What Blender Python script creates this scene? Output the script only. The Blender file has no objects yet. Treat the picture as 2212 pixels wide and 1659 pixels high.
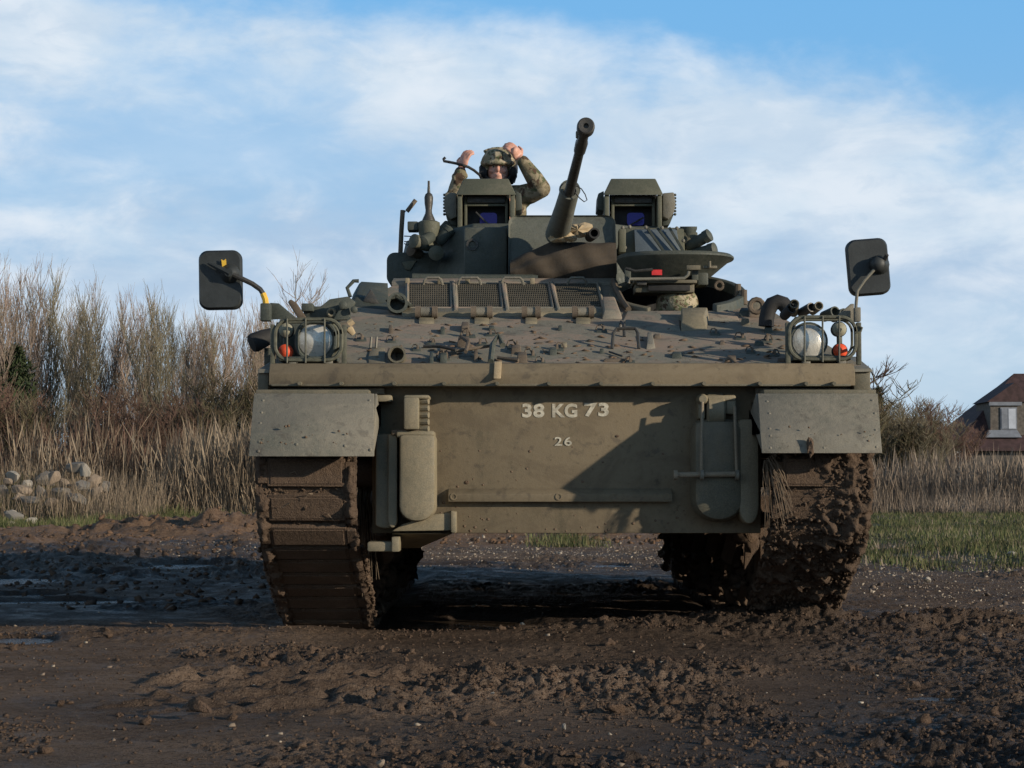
import bpy, math, random
import numpy as np
from mathutils import Vector, Matrix, Euler
R = math.radians
random.seed(7); rng = np.random.default_rng(7)
S = bpy.context.scene
C = S.collection

# ------------------------------------------------------------------ camera, light, exposure
F = 4059.0; HC = 0.77; PITCH = math.atan(205.5 / F)
cam = bpy.data.cameras.new('camera'); cam.sensor_width = 36; cam.lens = F / 2212 * 36
cam.clip_start = .05; cam.clip_end = 3000
co = bpy.data.objects.new('camera', cam); C.objects.link(co); S.camera = co
co.location = (0, 0, HC); co.rotation_euler = (math.pi / 2 + PITCH, 0, 0)

SUN_AZ, SUN_EL = R(119), R(13.5)         # azimuth clockwise from +Y
sdir = Vector((math.sin(SUN_AZ) * math.cos(SUN_EL), math.cos(SUN_AZ) * math.cos(SUN_EL), math.sin(SUN_EL)))
sl = bpy.data.lights.new('sun', 'SUN'); sl.energy = 5.0; sl.angle = R(.9); sl.color = (1, .86, .68)
so = bpy.data.objects.new('sun', sl); C.objects.link(so)
so.rotation_euler = sdir.to_track_quat('Z', 'Y').to_euler(); so.location = (20, -10, 15)

S.view_settings.view_transform = 'Standard'; S.view_settings.look = 'None'
S.view_settings.exposure = 0; S.view_settings.gamma = 1; S.view_settings.use_curve_mapping = False
S.cycles.max_bounces = 5; S.cycles.transparent_max_bounces = 8
S.cycles.use_denoising = True

class NT:
    """small helper around a node tree"""
    def __init__(s, t): s.t = t; s.n = t.nodes; s.l = t.links
    def new(s, ty, **kw):
        n = s.n.new(ty)
        for k, v in kw.items(): setattr(n, k, v)
        return n
    def put(s, sock, v):
        if hasattr(v, 'is_output'): s.l.new(v, sock)
        elif isinstance(v, (tuple, list)) and len(v) == 3 and sock.type == 'RGBA': sock.default_value = (*v, 1)
        else: sock.default_value = v
    def m(s, op, a, b=None, c=None, clamp=False):
        n = s.new('ShaderNodeMath', operation=op, use_clamp=clamp)
        s.put(n.inputs[0], a)
        if b is not None: s.put(n.inputs[1], b)
        if c is not None: s.put(n.inputs[2], c)
        return n.outputs[0]
    def noise(s, vec, scale, detail=4, rough=.55, dist=0, dim='3D'):
        n = s.new('ShaderNodeTexNoise', noise_dimensions=dim)
        if vec is not None: s.put(n.inputs['Vector'], vec)
        s.put(n.inputs['Scale'], scale); s.put(n.inputs['Detail'], detail)
        s.put(n.inputs['Roughness'], rough); s.put(n.inputs['Distortion'], dist)
        return n.outputs[0]
    def mapr(s, v, a, b, c=0., d=1., smooth=True):
        n = s.new('ShaderNodeMapRange', interpolation_type='SMOOTHSTEP' if smooth else 'LINEAR')
        s.put(n.inputs['Value'], v)
        for k, x in zip(('From Min', 'From Max', 'To Min', 'To Max'), (a, b, c, d)): s.put(n.inputs[k], x)
        return n.outputs[0]
    def mix(s, f, a, b, mode='MIX'):
        n = s.new('ShaderNodeMix', data_type='RGBA', blend_type=mode)
        s.put(n.inputs[0], f); s.put(n.inputs[6], a); s.put(n.inputs[7], b)
        return n.outputs[2]
    def vscale(s, v, xyz):
        n = s.new('ShaderNodeMapping'); s.put(n.inputs['Vector'], v); n.inputs['Scale'].default_value = xyz
        return n.outputs[0]

# world: physical sky + broken cloud laid out by direction
W = bpy.data.worlds.new('World'); S.world = W; W.use_nodes = True
t = NT(W.node_tree); t.n.clear()
sky = t.new('ShaderNodeTexSky', sky_type='NISHITA'); sky.sun_disc = False
sky.sun_elevation = SUN_EL; sky.sun_rotation = SUN_AZ; sky.air_density = 1.0; sky.dust_density = .6; sky.ozone_density = 1.6
tc = t.new('ShaderNodeTexCoord').outputs['Generated']
sx = t.new('ShaderNodeSeparateXYZ'); t.put(sx.inputs[0], tc)
X, Y_, Z = sx.outputs
az = t.m('ARCTAN2', X, Y_); el = t.m('ARCSINE', Z)
cv = t.new('ShaderNodeCombineXYZ'); t.put(cv.inputs[0], az); t.put(cv.inputs[1], t.m('MULTIPLY', el, 1.9)); t.put(cv.inputs[2], .37)
cvec = cv.outputs[0]
n1 = t.noise(cvec, 5.5, 7, .52, .3); n2 = t.noise(cvec, 15, 7, .56, .35); n3 = t.noise(cvec, 2.6, 3, .5)
high = t.mapr(el, .30, .75)
nn = t.m('ADD', t.m('MULTIPLY', n1, .55), t.m('ADD', t.m('MULTIPLY', n2, .30), t.m('MULTIPLY', t.noise(cvec, 38, 6, .6, .3), .15)))            # ~0.5 centred
# clear wedge: above a line that falls to the right
edge = t.m('SUBTRACT', .232, t.m('MULTIPLY', az, .13))
d = t.m('ADD', t.m('SUBTRACT', edge, el), t.m('MULTIPLY', t.m('SUBTRACT', nn, .5), .16))
cover_edge = t.mapr(d, -.022, .03)
# gaps in the left half of the cloud deck
gapel = t.m('SUBTRACT', 1., t.m('MULTIPLY', t.m('ABSOLUTE', t.m('SUBTRACT', el, .172)), 14), clamp=True)
gapaz = t.mapr(az, .02, -.16)
gap = t.m('MULTIPLY', gapel, gapaz)
dens = t.m('SUBTRACT', t.m('ADD', nn, .13), t.m('MULTIPLY', gap, .17))
cover_n = t.mapr(dens, .44, .64)
cover = t.m('MULTIPLY', cover_edge, t.m('ADD', t.m('MULTIPLY', cover_n, .60), .40))
cover = t.m('MULTIPLY', cover, t.m('SUBTRACT', 1., t.m('MULTIPLY', high, .8)))
low = t.mapr(el, .0, .11)                                                    # cloud dissolves to pale air lower down
cover = t.m('MULTIPLY', cover, t.m('ADD', t.m('MULTIPLY', low, .75), .25))
# cloud tone: brighter tops near the edge, grey streaks in the middle band
band = t.m('SUBTRACT', 1., t.m('MULTIPLY', t.m('ABSOLUTE', t.m('SUBTRACT', el, .122)), 15), clamp=True)
strv = t.vscale(cvec, (1, 1.7, 1)); n4 = t.noise(strv, 7, 6, .55, .2)
shade = t.m('MULTIPLY', t.mapr(n4, .36, .62), t.m('ADD', t.m('MULTIPLY', band, .75), .25), clamp=True)
ccol = t.mix(t.m('MULTIPLY', shade, .8), (.64, .76, .88), (.35, .51, .72))
n5 = t.noise(t.vscale(cvec, (1, 1.3, 1)), 26, 8, .62, .5)
ccol = t.mix(t.m('MULTIPLY', t.mapr(n2, .42, .72), .8), ccol, (.78, .85, .93))
ccol = t.mix(t.m('MULTIPLY', t.mapr(n5, .50, .70), .45), ccol, (.50, .64, .80))
skyc = t.mix(1., sky.outputs[0], (.080, .092, .105), 'MULTIPLY')
blue = t.mix(t.mapr(el, .02, .27), (.40, .61, .83), (.20, .53, .94))
blue = t.mix(t.mapr(el, .27, .8), blue, (.034, .066, .130))
hz = t.mix(.78, skyc, blue)
col = t.mix(cover, hz, ccol)
# below the horizon: dull earth
col = t.mix(t.mapr(el, -.02, .0), (.07, .055, .045), col)
bg = t.new('ShaderNodeBackground'); t.put(bg.inputs[0], col); 
bg.inputs[1].default_value = 1.0
# physical strength: sky node is scaled to the 0.05-0.15 range by the colour factors above
wo = t.new('ShaderNodeOutputWorld'); t.l.new(bg.outputs[0], wo.inputs[0])

# ------------------------------------------------------------------ geometry helpers
def P(u, v, Y):
    dx = (u - 1106) / F; dy = (829.5 - v) / F
    dv = (dx, math.cos(PITCH) - dy * math.sin(PITCH), math.sin(PITCH) + dy * math.cos(PITCH))
    k = Y / dv[1]
    return Vector((dv[0] * k, Y, HC + dv[2] * k))

class MB:
    def __init__(s): s.v = []; s.f = []
    def add(s, vs, fs):
        b = len(s.v); s.v += [tuple(p) for p in vs]; s.f += [tuple(b + i for i in q) for q in fs]; return s
    def box(s, c, size, rot=None, tx=1., ty=1.):
        """box centred c; tx,ty = top face scale"""
        hx, hy, hz = (k / 2 for k in size); M = Euler(rot).to_matrix() if rot else Matrix.Identity(3); c = Vector(c)
        vs = []
        for z in (-1, 1):
            for x, y in ((-1, -1), (1, -1), (1, 1), (-1, 1)):
                vs.append(c + M @ Vector((x * hx * (tx if z > 0 else 1), y * hy * (ty if z > 0 else 1), z * hz)))
        return s.add(vs, [(3, 2, 1, 0), (4, 5, 6, 7), (0, 1, 5, 4), (1, 2, 6, 5), (2, 3, 7, 6), (3, 0, 4, 7)])
    def b2(s, a, b):
        a, b = Vector(a), Vector(b); return s.box((a + b) / 2, [abs(q) for q in (b - a)])
    def hull8(s, vs):
        return s.add(vs, [(3, 2, 1, 0), (4, 5, 6, 7), (0, 1, 5, 4), (1, 2, 6, 5), (2, 3, 7, 6), (3, 0, 4, 7)])
    def prism(s, poly, off):
        """poly: 3D points (planar), off: extrusion vector"""
        n = len(poly); off = Vector(off); vs = [Vector(p) for p in poly] + [Vector(p) + off for p in poly]
        fs = [tuple(range(n)), tuple(range(2 * n - 1, n - 1, -1))] + [(i, i + n, (i + 1) % n + n, (i + 1) % n) for i in range(n)]
        return s.add(vs, fs)
    def tube(s, pts, r, seg=8, cap=True):
        pts = [Vector(p) for p in pts]; n = len(pts); rs = r if isinstance(r, (list, tuple)) else [r] * n
        vs = []; fs = []; prev = None
        for i, p in enumerate(pts):
            d = (pts[min(i + 1, n - 1)] - pts[max(i - 1, 0)])
            d = d.normalized() if d.length > 1e-9 else Vector((0, 0, 1))
            if prev is None:
                a = Vector((0, 0, 1)) if abs(d.z) < .9 else Vector((1, 0, 0))
                u = d.cross(a).normalized()
            else:
                u = (prev - d * prev.dot(d)); u = u.normalized() if u.length > 1e-6 else d.orthogonal().normalized()
            prev = u; w = d.cross(u)
            for k in range(seg):
                th = 2 * math.pi * k / seg; vs.append(p + (u * math.cos(th) + w * math.sin(th)) * rs[i])
        for i in range(n - 1):
            for k in range(seg):
                a = i * seg + k; b = i * seg + (k + 1) % seg; fs.append((a, b, b + seg, a + seg))
        if cap: fs += [tuple(range(seg - 1, -1, -1)), tuple((n - 1) * seg + k for k in range(seg))]
        return s.add(vs, fs)
    def cyl(s, a, b, r0, r1=None, seg=14): return s.tube([a, b], [r0, r0 if r1 is None else r1], seg)
    def lathe(s, c, axis, prof, seg=20):
        """prof: list of (dist along axis, radius)"""
        ax = Vector(axis).normalized(); u = ax.orthogonal().normalized(); w = ax.cross(u); c = Vector(c); vs = []; fs = []
        for h, r in prof:
            for k in range(seg):
                th = 2 * math.pi * k / seg; vs.append(c + ax * h + (u * math.cos(th) + w * math.sin(th)) * max(r, 1e-4))
        for i in range(len(prof) - 1):
            for k in range(seg):
                a = i * seg + k; b = i * seg + (k + 1) % seg; fs.append((a, b, b + seg, a + seg))
        fs += [tuple(range(seg - 1, -1, -1)), tuple((len(prof) - 1) * seg + k for k in range(seg))]
        return s.add(vs, fs)
    def ell(s, c, r, seg=14, ring=9, rot=None):
        M = Euler(rot).to_matrix() if rot else Matrix.Identity(3); c = Vector(c)
        if not isinstance(r, (tuple, list)): r = (r, r, r)
        vs = [c + M @ Vector((0, 0, -r[2]))]; fs = []
        for i in range(1, ring):
            ph = -math.pi / 2 + math.pi * i / ring
            for k in range(seg):
                th = 2 * math.pi * k / seg
                vs.append(c + M @ Vector((r[0] * math.cos(ph) * math.cos(th), r[1] * math.cos(ph) * math.sin(th), r[2] * math.sin(ph))))
        vs.append(c + M @ Vector((0, 0, r[2]))); L = len(vs) - 1
        for k in range(seg): fs.append((0, 1 + (k + 1) % seg, 1 + k))
        for i in range(ring - 2):
            for k in range(seg):
                a = 1 + i * seg + k; b = 1 + i * seg + (k + 1) % seg; fs.append((a, b, b + seg, a + seg))
        base = 1 + (ring - 2) * seg
        for k in range(seg): fs.append((base + k, base + (k + 1) % seg, L))
        return s.add(vs, fs)

WL = {}     # world location of an object's origin
def link(o, parent, loc):
    C.objects.link(o); WL[o.name] = Vector(loc)
    if parent is not None: o.parent = parent; o.location = Vector(loc) - WL[parent.name]
    else: o.location = loc
    return o
def smooth_by_angle(me, deg=35):
    for p in me.polygons: p.use_smooth = True
    try: me.set_sharp_from_angle(angle=R(deg))
    except Exception: pass
def build(name, mb, mat, parent=None, bevel=0., smooth=True, loc=None, kind=None, label=None, deg=35, bseg=2):
    if loc is None:
        a = np.array(mb.v); c = (a.min(0) + a.max(0)) / 2
        if parent is None: c[2] = a[:, 2].min()
        loc = Vector(c)
    loc = Vector(loc)
    me = bpy.data.meshes.new(name); me.from_pydata([tuple(Vector(p) - loc) for p in mb.v], [], mb.f)
    if len(mb.v) < 6000:
        import bmesh
        bm = bmesh.new(); bm.from_mesh(me); bmesh.ops.recalc_face_normals(bm, faces=bm.faces); bm.to_mesh(me); bm.free()
    if bevel:
        bm = bmesh.new(); bm.from_mesh(me)
        es = [e for e in bm.edges if e.is_manifold and e.calc_face_angle(0) > R(28)]
        try: bmesh.ops.bevel(bm, geom=es, offset=bevel, segments=bseg, affect='EDGES', profile=.5, clamp_overlap=True)
        except Exception: pass
        bm.to_mesh(me); bm.free()
    me.validate()
    if smooth: smooth_by_angle(me, deg)
    if isinstance(mat, (list, tuple)):
        for q in mat: me.materials.append(q)
    else: me.materials.append(mat)
    o = bpy.data.objects.new(name, me); link(o, parent, loc)
    if kind: o['kind'] = kind
    if label and parent is not None: o['label'] = label
    return o
def empty(name, loc, parent=None):
    o = bpy.data.objects.new(name, None); o.empty_display_size = .1; return link(o, parent, loc)
def tag(o, label, cat=None, group=None, kind=None):
    if label: o['label'] = label
    if cat: o['category'] = cat
    if group: o['group'] = group
    if kind: o['kind'] = kind
    return o
def inst(src, parent, loc, rot=(0, 0, 0), sc=None):
    o = src.copy(); link(o, parent, loc); o.rotation_euler = rot
    if sc: o.scale = sc
    return o
def npmesh(name, V, Fc, mat, nper):
    """fast mesh from arrays; Fc (n,nper)"""
    me = bpy.data.meshes.new(name); nv = len(V); nf = len(Fc)
    me.vertices.add(nv); me.vertices.foreach_set('co', np.asarray(V, np.float32).ravel())
    me.loops.add(nf * nper); me.loops.foreach_set('vertex_index', np.asarray(Fc, np.int32).ravel())
    me.polygons.add(nf); me.polygons.foreach_set('loop_start', np.arange(0, nf * nper, nper, dtype=np.int32))
    try: me.polygons.foreach_set('loop_total', np.full(nf, nper, dtype=np.int32))
    except Exception: pass
    me.update(calc_edges=True); me.validate(); me.materials.append(mat)
    return me
def scatter(name, proto, mat, pos, scl, rz, tilt=None, kind='stuff', rnd=None, parent=None, smooth=False, attr=None):
    """proto=(V (n,3), F list same length) stamped at pos with per-copy scale (n,3) rotation rz -> ONE mesh"""
    PV, PF = np.array(proto[0], float), np.array(proto[1], int); n = len(pos)
    V = PV[None] * np.asarray(scl)[:, None, :]
    if tilt is not None:
        tx = tilt[:, 0][:, None]; y = V[..., 1] * np.cos(tx) - V[..., 2] * np.sin(tx); z = V[..., 1] * np.sin(tx) + V[..., 2] * np.cos(tx)
        V = np.stack([V[..., 0], y, z], -1)
        ty = tilt[:, 1][:, None]; x = V[..., 0] * np.cos(ty) + V[..., 2] * np.sin(ty); z = -V[..., 0] * np.sin(ty) + V[..., 2] * np.cos(ty)
        V = np.stack([x, V[..., 1], z], -1)
    c, s_ = np.cos(rz)[:, None], np.sin(rz)[:, None]
    V = np.stack([V[..., 0] * c - V[..., 1] * s_, V[..., 0] * s_ + V[..., 1] * c, V[..., 2]], -1) + np.asarray(pos)[:, None, :]
    Fc = (PF[None] + (np.arange(n) * len(PV))[:, None, None]).reshape(-1, PF.shape[1])
    base = Vector((0, 0, 0)) if parent is None else WL[parent.name]
    V = V.reshape(-1, 3)
    if parent is not None: V = V - np.array(base)
    me = npmesh(name, V, Fc, mat, PF.shape[1])
    if smooth: 
        for p in me.polygons: p.use_smooth = True
    a = me.attributes.new('rnd', 'FLOAT', 'POINT'); a.data.foreach_set('value', np.repeat(rng.random(n) if attr is None else attr, len(PV)).astype(np.float32))
    o = bpy.data.objects.new(name, me); link(o, parent, base)
    if kind: o['kind'] = kind
    return o

# numpy gradient noise
def _perm(seed):
    r = np.random.default_rng(seed); p = r.permutation(512); return np.concatenate([p, p]), r.random(512) * 2 * np.pi
_pc = {}
def perlin(x, y, seed=0):
    if seed not in _pc: _pc[seed] = _perm(seed)
    p, g = _pc[seed]
    xi = np.floor(x).astype(int); yi = np.floor(y).astype(int); xf = x - xi; yf = y - yi
    def gr(ix, iy, dx, dy):
        h = g[p[(p[ix & 511] + iy) & 511]]; return np.cos(h) * dx + np.sin(h) * dy
    u = xf ** 3 * (xf * (xf * 6 - 15) + 10); v = yf ** 3 * (yf * (yf * 6 - 15) + 10)
    a = gr(xi, yi, xf, yf); b = gr(xi + 1, yi, xf - 1, yf); c = gr(xi, yi + 1, xf, yf - 1); d = gr(xi + 1, yi + 1, xf - 1, yf - 1)
    return (a + (b - a) * u + (c + (d - c) * u - a - (b - a) * u) * v) * 1.5
def fbm(x, y, oct=4, seed=0, gain=.5):
    o = 0; a = 1
    for i in range(oct): o = o + a * perlin(x * 2 ** i, y * 2 ** i, seed + i); a *= gain
    return o
def sstep(x, a, b):
    t_ = np.clip((x - a) / (b - a), 0, 1); return t_ * t_ * (3 - 2 * t_)

# ------------------------------------------------------------------ materials
def newmat(name):
    m = bpy.data.materials.new(name); m.use_nodes = True; t = NT(m.node_tree)
    b = t.n['Principled BSDF']; return m, t, b
def geo(t): return t.new('ShaderNodeNewGeometry').outputs['Position']
def bump(t, b, h, st=.3, dist=.01):
    n = t.new('ShaderNodeBump'); n.inputs['Strength'].default_value = st; n.inputs['Distance'].default_value = dist
    t.put(n.inputs['Height'], h); t.l.new(n.outputs[0], b.inputs['Normal'])
def paint(name, base, dust, amt=.5, rough=.62, streak=.5, spots=(.03, .025, .02), spot_amt=.25, metal=0, bs=.35, seed=0., bd=.006, spec=.35, patch=None):
    m, t, b = newmat(name); g = geo(t)
    mp = t.new('ShaderNodeMapping'); t.put(mp.inputs['Vector'], g); mp.inputs['Location'].default_value = (seed, seed * 2, seed * .7); g = mp.outputs[0]
    a = t.noise(g, 2.2, 8, .62, .4); s_ = t.noise(t.vscale(g, (9, 9, 1.1)), 2.2, 6, .6); f = t.noise(g, 38, 5, .6); gr = t.noise(g, 190, 3, .6)
    k = t.m('ADD', t.m('MULTIPLY', a, .65), t.m('ADD', t.m('MULTIPLY', s_, streak * .35), t.m('MULTIPLY', f, .22)))
    c = t.mix(t.mapr(k, .62 - amt * .35, .82 - amt * .25), base, dust)
    dark = tuple(x * .62 for x in base)
    c = t.mix(t.m('MULTIPLY', t.mapr(t.noise(g, 6.5, 7, .65, .6), .55, .74), .6), c, dark)
    sp = t.m('MULTIPLY', t.mapr(f, .60, .72), spot_amt); c = t.mix(sp, c, spots)
    c = t.mix(t.m('MULTIPLY', t.mapr(gr, .35, .7), .28), c, tuple(min(1, x * 1.35) for x in dust))
    if patch:
        pn = t.mapr(t.noise(t.vscale(g, (1, 1.6, 1.6)), 2.6, 9, .68, .8), .46, .60); c = t.mix(t.m('MULTIPLY', pn, .8), c, patch)
        c = t.mix(t.m('MULTIPLY', t.mapr(t.noise(g, 11, 8, .7, .5), .54, .66), .45), c, (.06, .052, .045))
    t.put(b.inputs['Base Color'], c)
    t.put(b.inputs['Roughness'], t.mapr(f, .3, .7, rough - .1, rough + .2)); b.inputs['Metallic'].default_value = metal
    b.inputs['Specular IOR Level'].default_value = spec
    bump(t, b, t.m('ADD', t.m('MULTIPLY', f, .6), t.m('MULTIPLY', gr, .4)), bs, bd)
    return m
def plain(name, col, rough=.6, metal=0, var=.3, scale=25, bs=.2, spec=.4):
    m, t, b = newmat(name); g = geo(t); n = t.noise(g, scale, 5, .6)
    t.put(b.inputs['Base Color'], t.mix(t.mapr(n, .3, .7), tuple(x * (1 - var) for x in col), tuple(min(1, x * (1 + var)) for x in col)))
    b.inputs['Roughness'].default_value = rough; b.inputs['Metallic'].default_value = metal; b.inputs['Specular IOR Level'].default_value = spec
    if bs: bump(t, b, t.noise(g, scale * 4, 4, .6), bs, .004)
    return m
M = {}
M['hull'] = paint('olive_hull_paint', (.086, .082, .058), (.178, .150, .104), .45, seed=0)
M['front'] = paint('dusty_front_plate', (.088, .077, .053), (.168, .136, .090), .65, streak=1.3, seed=3, spec=.2, rough=.75, spot_amt=.4, patch=(.138, .110, .074))
M['glacis'] = paint('worn_glacis_paint', (.155, .153, .125), (.29, .245, .185), .62, streak=0, spots=(.045, .022, .015), spot_amt=.6, seed=5, rough=.8, spec=.2, patch=(.27, .205, .158))
M['fender'] = paint('worn_fender_paint', (.098, .101, .082), (.195, .178, .140), .75, seed=8, spot_amt=.5, bd=.012, patch=(.155, .145, .118))
M['cast'] = paint('pale_cast_armour', (.145, .130, .088), (.26, .215, .142), .6, streak=.4, seed=2)
M['turret'] = paint('dark_green_turret_paint', (.042, .051, .043), (.100, .102, .082), .4, rough=.6, seed=11)
M['hood'] = paint('olive_sight_paint', (.075, .080, .055), (.14, .13, .095), .4, seed=13)
M['steel'] = paint('dark_gun_steel', (.045, .045, .042), (.09, .08, .068), .3, rough=.45, metal=.3, spot_amt=0, seed=17)
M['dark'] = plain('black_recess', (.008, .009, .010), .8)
M['canvas'] = paint('brown_canvas_cover', (.036, .029, .022), (.066, .052, .038), .35, rough=.9, streak=.8, spot_amt=.1, seed=21)
M['tan'] = paint('tan_torn_canvas', (.30, .23, .14), (.42, .34, .22), .5, rough=.95, seed=23)
M['cake'] = paint('packed_brown_mud', (.075, .051, .036), (.150, .108, .075), .55, rough=.85, streak=0, bs=1., bd=.02, spec=.2, seed=29)
M['mudfleck'] = paint('dry_brown_mud', (.11, .075, .05), (.20, .145, .10), .5, rough=.9, streak=0, bs=.6, seed=63)
M['tan2'] = paint('rubbed_rusty_rod', (.20, .165, .115), (.32, .27, .20), .5, rough=.7, streak=0, seed=65)
M['turret2'] = paint('dull_grille_wire', (.070, .066, .052), (.12, .105, .08), .4, rough=.8, spec=.15, seed=67)
M['mantlet'] = paint('worn_lit_mantlet_paint', (.072, .080, .066), (.15, .145, .115), .5, seed=71, patch=(.11, .115, .10))  # turret paint lightened to put sunlight on mantlet and barrel sleeve
M['rust'] = paint('rusty_steel', (.085, .066, .048), (.15, .12, .088), .5, rough=.85, seed=25)
M['mudsteel'] = paint('mud_caked_track_steel', (.082, .056, .039), (.165, .118, .082), .55, rough=.85, streak=0, bs=1., bd=.015, spec=.2, seed=27)
M['mirror_back'] = plain('black_mirror_plastic', (.028, .032, .032), .55, var=.2, scale=12)
M['rubber'] = plain('black_rubber', (.018, .018, .018), .75)
M['yellow'] = plain('yellow_tape', (.65, .40, .04), .6, var=.15)
M['red'] = plain('red_plastic', (.55, .03, .03), .5, var=.15)
M['bar'] = plain('olive_lamp_guard', (.085, .085, .06), .6, scale=40)
M['white'] = plain('white_stencil_paint', (.44, .41, .33), .8, var=.3, scale=45)
M['fabric_dk'] = plain('black_headset', (.015, .016, .018), .7)
def lens(name, col, rough=.12, rib=90, coat=.6):
    m, t, b = newmat(name); g = geo(t)
    w = t.new('ShaderNodeTexWave', wave_type='BANDS', bands_direction='X'); t.put(w.inputs['Vector'], g); w.inputs['Scale'].default_value = rib
    n = t.noise(g, 14, 5, .6)
    t.put(b.inputs['Base Color'], t.mix(t.mapr(n, .3, .7), tuple(x * .7 for x in col), col)); t.put(b.inputs['Roughness'], t.mapr(n, .3, .7, rough, rough + .2))
    b.inputs['Coat Weight'].default_value = coat; b.inputs['Coat Roughness'].default_value = .08
    bump(t, b, w.outputs[1], .2, .003); return m
M['lens'] = lens('headlamp_glass', (.62, .60, .53), .16, 60)
_lt = NT(M['lens'].node_tree); _lb = _lt.n['Principled BSDF']; _lb.inputs['Metallic'].default_value = .3
_g = geo(_lt); bump(_lt, _lb, _lt.m('ADD', _lt.noise(_g, 26, 4, .6, 1.), _lt.m('MULTIPLY', _lt.noise(_g, 7, 2), 1.6)), .22, .015); M['amber'] = lens('orange_lamp_plastic', (.72, .085, .025), .45, 140, 0)
M['marker'] = lens('dusty_marker_lens', (.30, .29, .21), .6, 140, 0)
m_, t_, b_ = newmat('chrome_reflector'); b_.inputs['Metallic'].default_value = 1; b_.inputs['Base Color'].default_value = (.75, .75, .72, 1); b_.inputs['Roughness'].default_value = .12; M['chrome'] = m_
m_, t_, b_ = newmat('clear_lamp_glass'); b_.inputs['Transmission Weight'].default_value = .85; b_.inputs['Roughness'].default_value = .12; b_.inputs['IOR'].default_value = 1.2
b_.inputs['Base Color'].default_value = (.86, .88, .86, 1); b_.inputs['Coat Weight'].default_value = .5
w_ = t_.new('ShaderNodeTexWave', wave_type='BANDS', bands_direction='X'); t_.put(w_.inputs['Vector'], geo(t_)); w_.inputs['Scale'].default_value = 45
bump(t_, b_, t_.m('ADD', w_.outputs[1], t_.noise(geo(t_), 30, 3)), .35, .004); M['glass'] = m_
m_, t_, b_ = newmat('violet_sight_glass'); b_.inputs['Base Color'].default_value = (.022, .015, .13, 1); b_.inputs['Roughness'].default_value = .25; b_.inputs['Metallic'].default_value = .5; M['violet'] = m_
m_, t_, b_ = newmat('mirror_glass'); b_.inputs['Metallic'].default_value = 1; b_.inputs['Base Color'].default_value = (.8, .8, .8, 1); b_.inputs['Roughness'].default_value = .05; M['mirror'] = m_

def camo(name, cols, scale=14):
    m, t, b = newmat(name); g = geo(t); c = cols[0]
    for i, k in enumerate(cols[1:]):
        mp = t.new('ShaderNodeMapping'); t.put(mp.inputs['Vector'], g); mp.inputs['Location'].default_value = (i * 3.3, i * 1.7, i)
        c = t.mix(t.mapr(t.noise(mp.outputs[0], scale, 4, .6, .5), .52, .56), c, k)
    t.put(b.inputs['Base Color'], c); b.inputs['Roughness'].default_value = .9; b.inputs['Specular IOR Level'].default_value = .2
    bump(t, b, t.noise(g, 28, 4, .6), .5, .012); return m
M['camo'] = camo('camouflage_cloth', [(.16, .135, .085), (.075, .085, .045), (.07, .045, .03), (.25, .21, .14)])
M['helmet'] = camo('camouflage_helmet_cover', [(.24, .215, .14), (.10, .12, .06), (.09, .06, .04), (.36, .31, .22)], 22)
m_, t_, b_ = newmat('skin'); n_ = t_.noise(geo(t_), 30, 4); t_.put(b_.inputs['Base Color'], t_.mix(t_.mapr(n_, .3, .7), (.48, .24, .17), (.60, .33, .25))); b_.inputs['Roughness'].default_value = .55
b_.inputs['Subsurface Weight'].default_value = .1; b_.inputs['Subsurface Scale'].default_value = .01; M['skin'] = m_

def plantmat(name, cols, rough=.8, tr=.15):
    """colour picked by the per-piece random attribute"""
    m, t, b = newmat(name); a = t.new('ShaderNodeAttribute', attribute_name='rnd').outputs['Fac']
    r = t.new('ShaderNodeValToRGB'); t.put(r.inputs[0], a); e = r.color_ramp.elements
    e[0].color = (*cols[0], 1); e[0].position = 0; e[1].color = (*cols[-1], 1); e[1].position = 1
    for i, k in enumerate(cols[1:-1]): q = e.new((i + 1) / (len(cols) - 1)); q.color = (*k, 1)
    n = t.noise(geo(t), .6, 4, .6)
    c = t.mix(t.mapr(n, .35, .65), r.outputs[0], t.mix(1., r.outputs[0], (.62, .60, .58), 'MULTIPLY'))
    t.put(b.inputs['Base Color'], c); b.inputs['Roughness'].default_value = rough; b.inputs['Specular IOR Level'].default_value = .2
    return m
M['grass'] = plantmat('green_grass', [(.060, .082, .028), (.085, .110, .038), (.12, .135, .055), (.20, .17, .095), (.075, .10, .034), (.15, .14, .07)])
M['straw'] = plantmat('dead_straw_grass', [(.20, .155, .11), (.26, .205, .145), (.35, .285, .205), (.17, .13, .095), (.29, .235, .17)])
M['straw_gray'] = plantmat('grey_dead_grass', [(.20, .16, .125), (.26, .21, .165), (.34, .28, .22), (.18, .14, .11), (.25, .205, .155)])
M['weed'] = plantmat('dark_dead_weeds', [(.12, .070, .052), (.16, .095, .070), (.18, .125, .095), (.10, .070, .050), (.15, .085, .066)])
M['twig_tip'] = plantmat('reddish_twigs', [(.28, .205, .165), (.35, .27, .22), (.25, .205, .16), (.33, .275, .21)])
M['twig_olive'] = plantmat('olive_twigs', [(.20, .18, .12), (.26, .23, .155), (.17, .15, .10), (.28, .24, .18)])
M['thicket'] = plantmat('dark_thicket_twigs', [(.12, .09, .056), (.09, .09, .045), (.15, .12, .075), (.085, .062, .04)])
M['evergreen'] = plantmat('dark_evergreen', [(.022, .036, .016), (.034, .050, .020), (.045, .055, .025)])
M['bark'] = paint('grey_green_bark', (.12, .11, .075), (.20, .18, .13), .5, rough=.9, bs=.6, seed=31)
M['rock'] = paint('pale_limestone', (.26, .235, .195), (.42, .385, .33), .5, rough=.9, streak=0, bs=.9, spot_amt=.3, seed=33)
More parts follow.
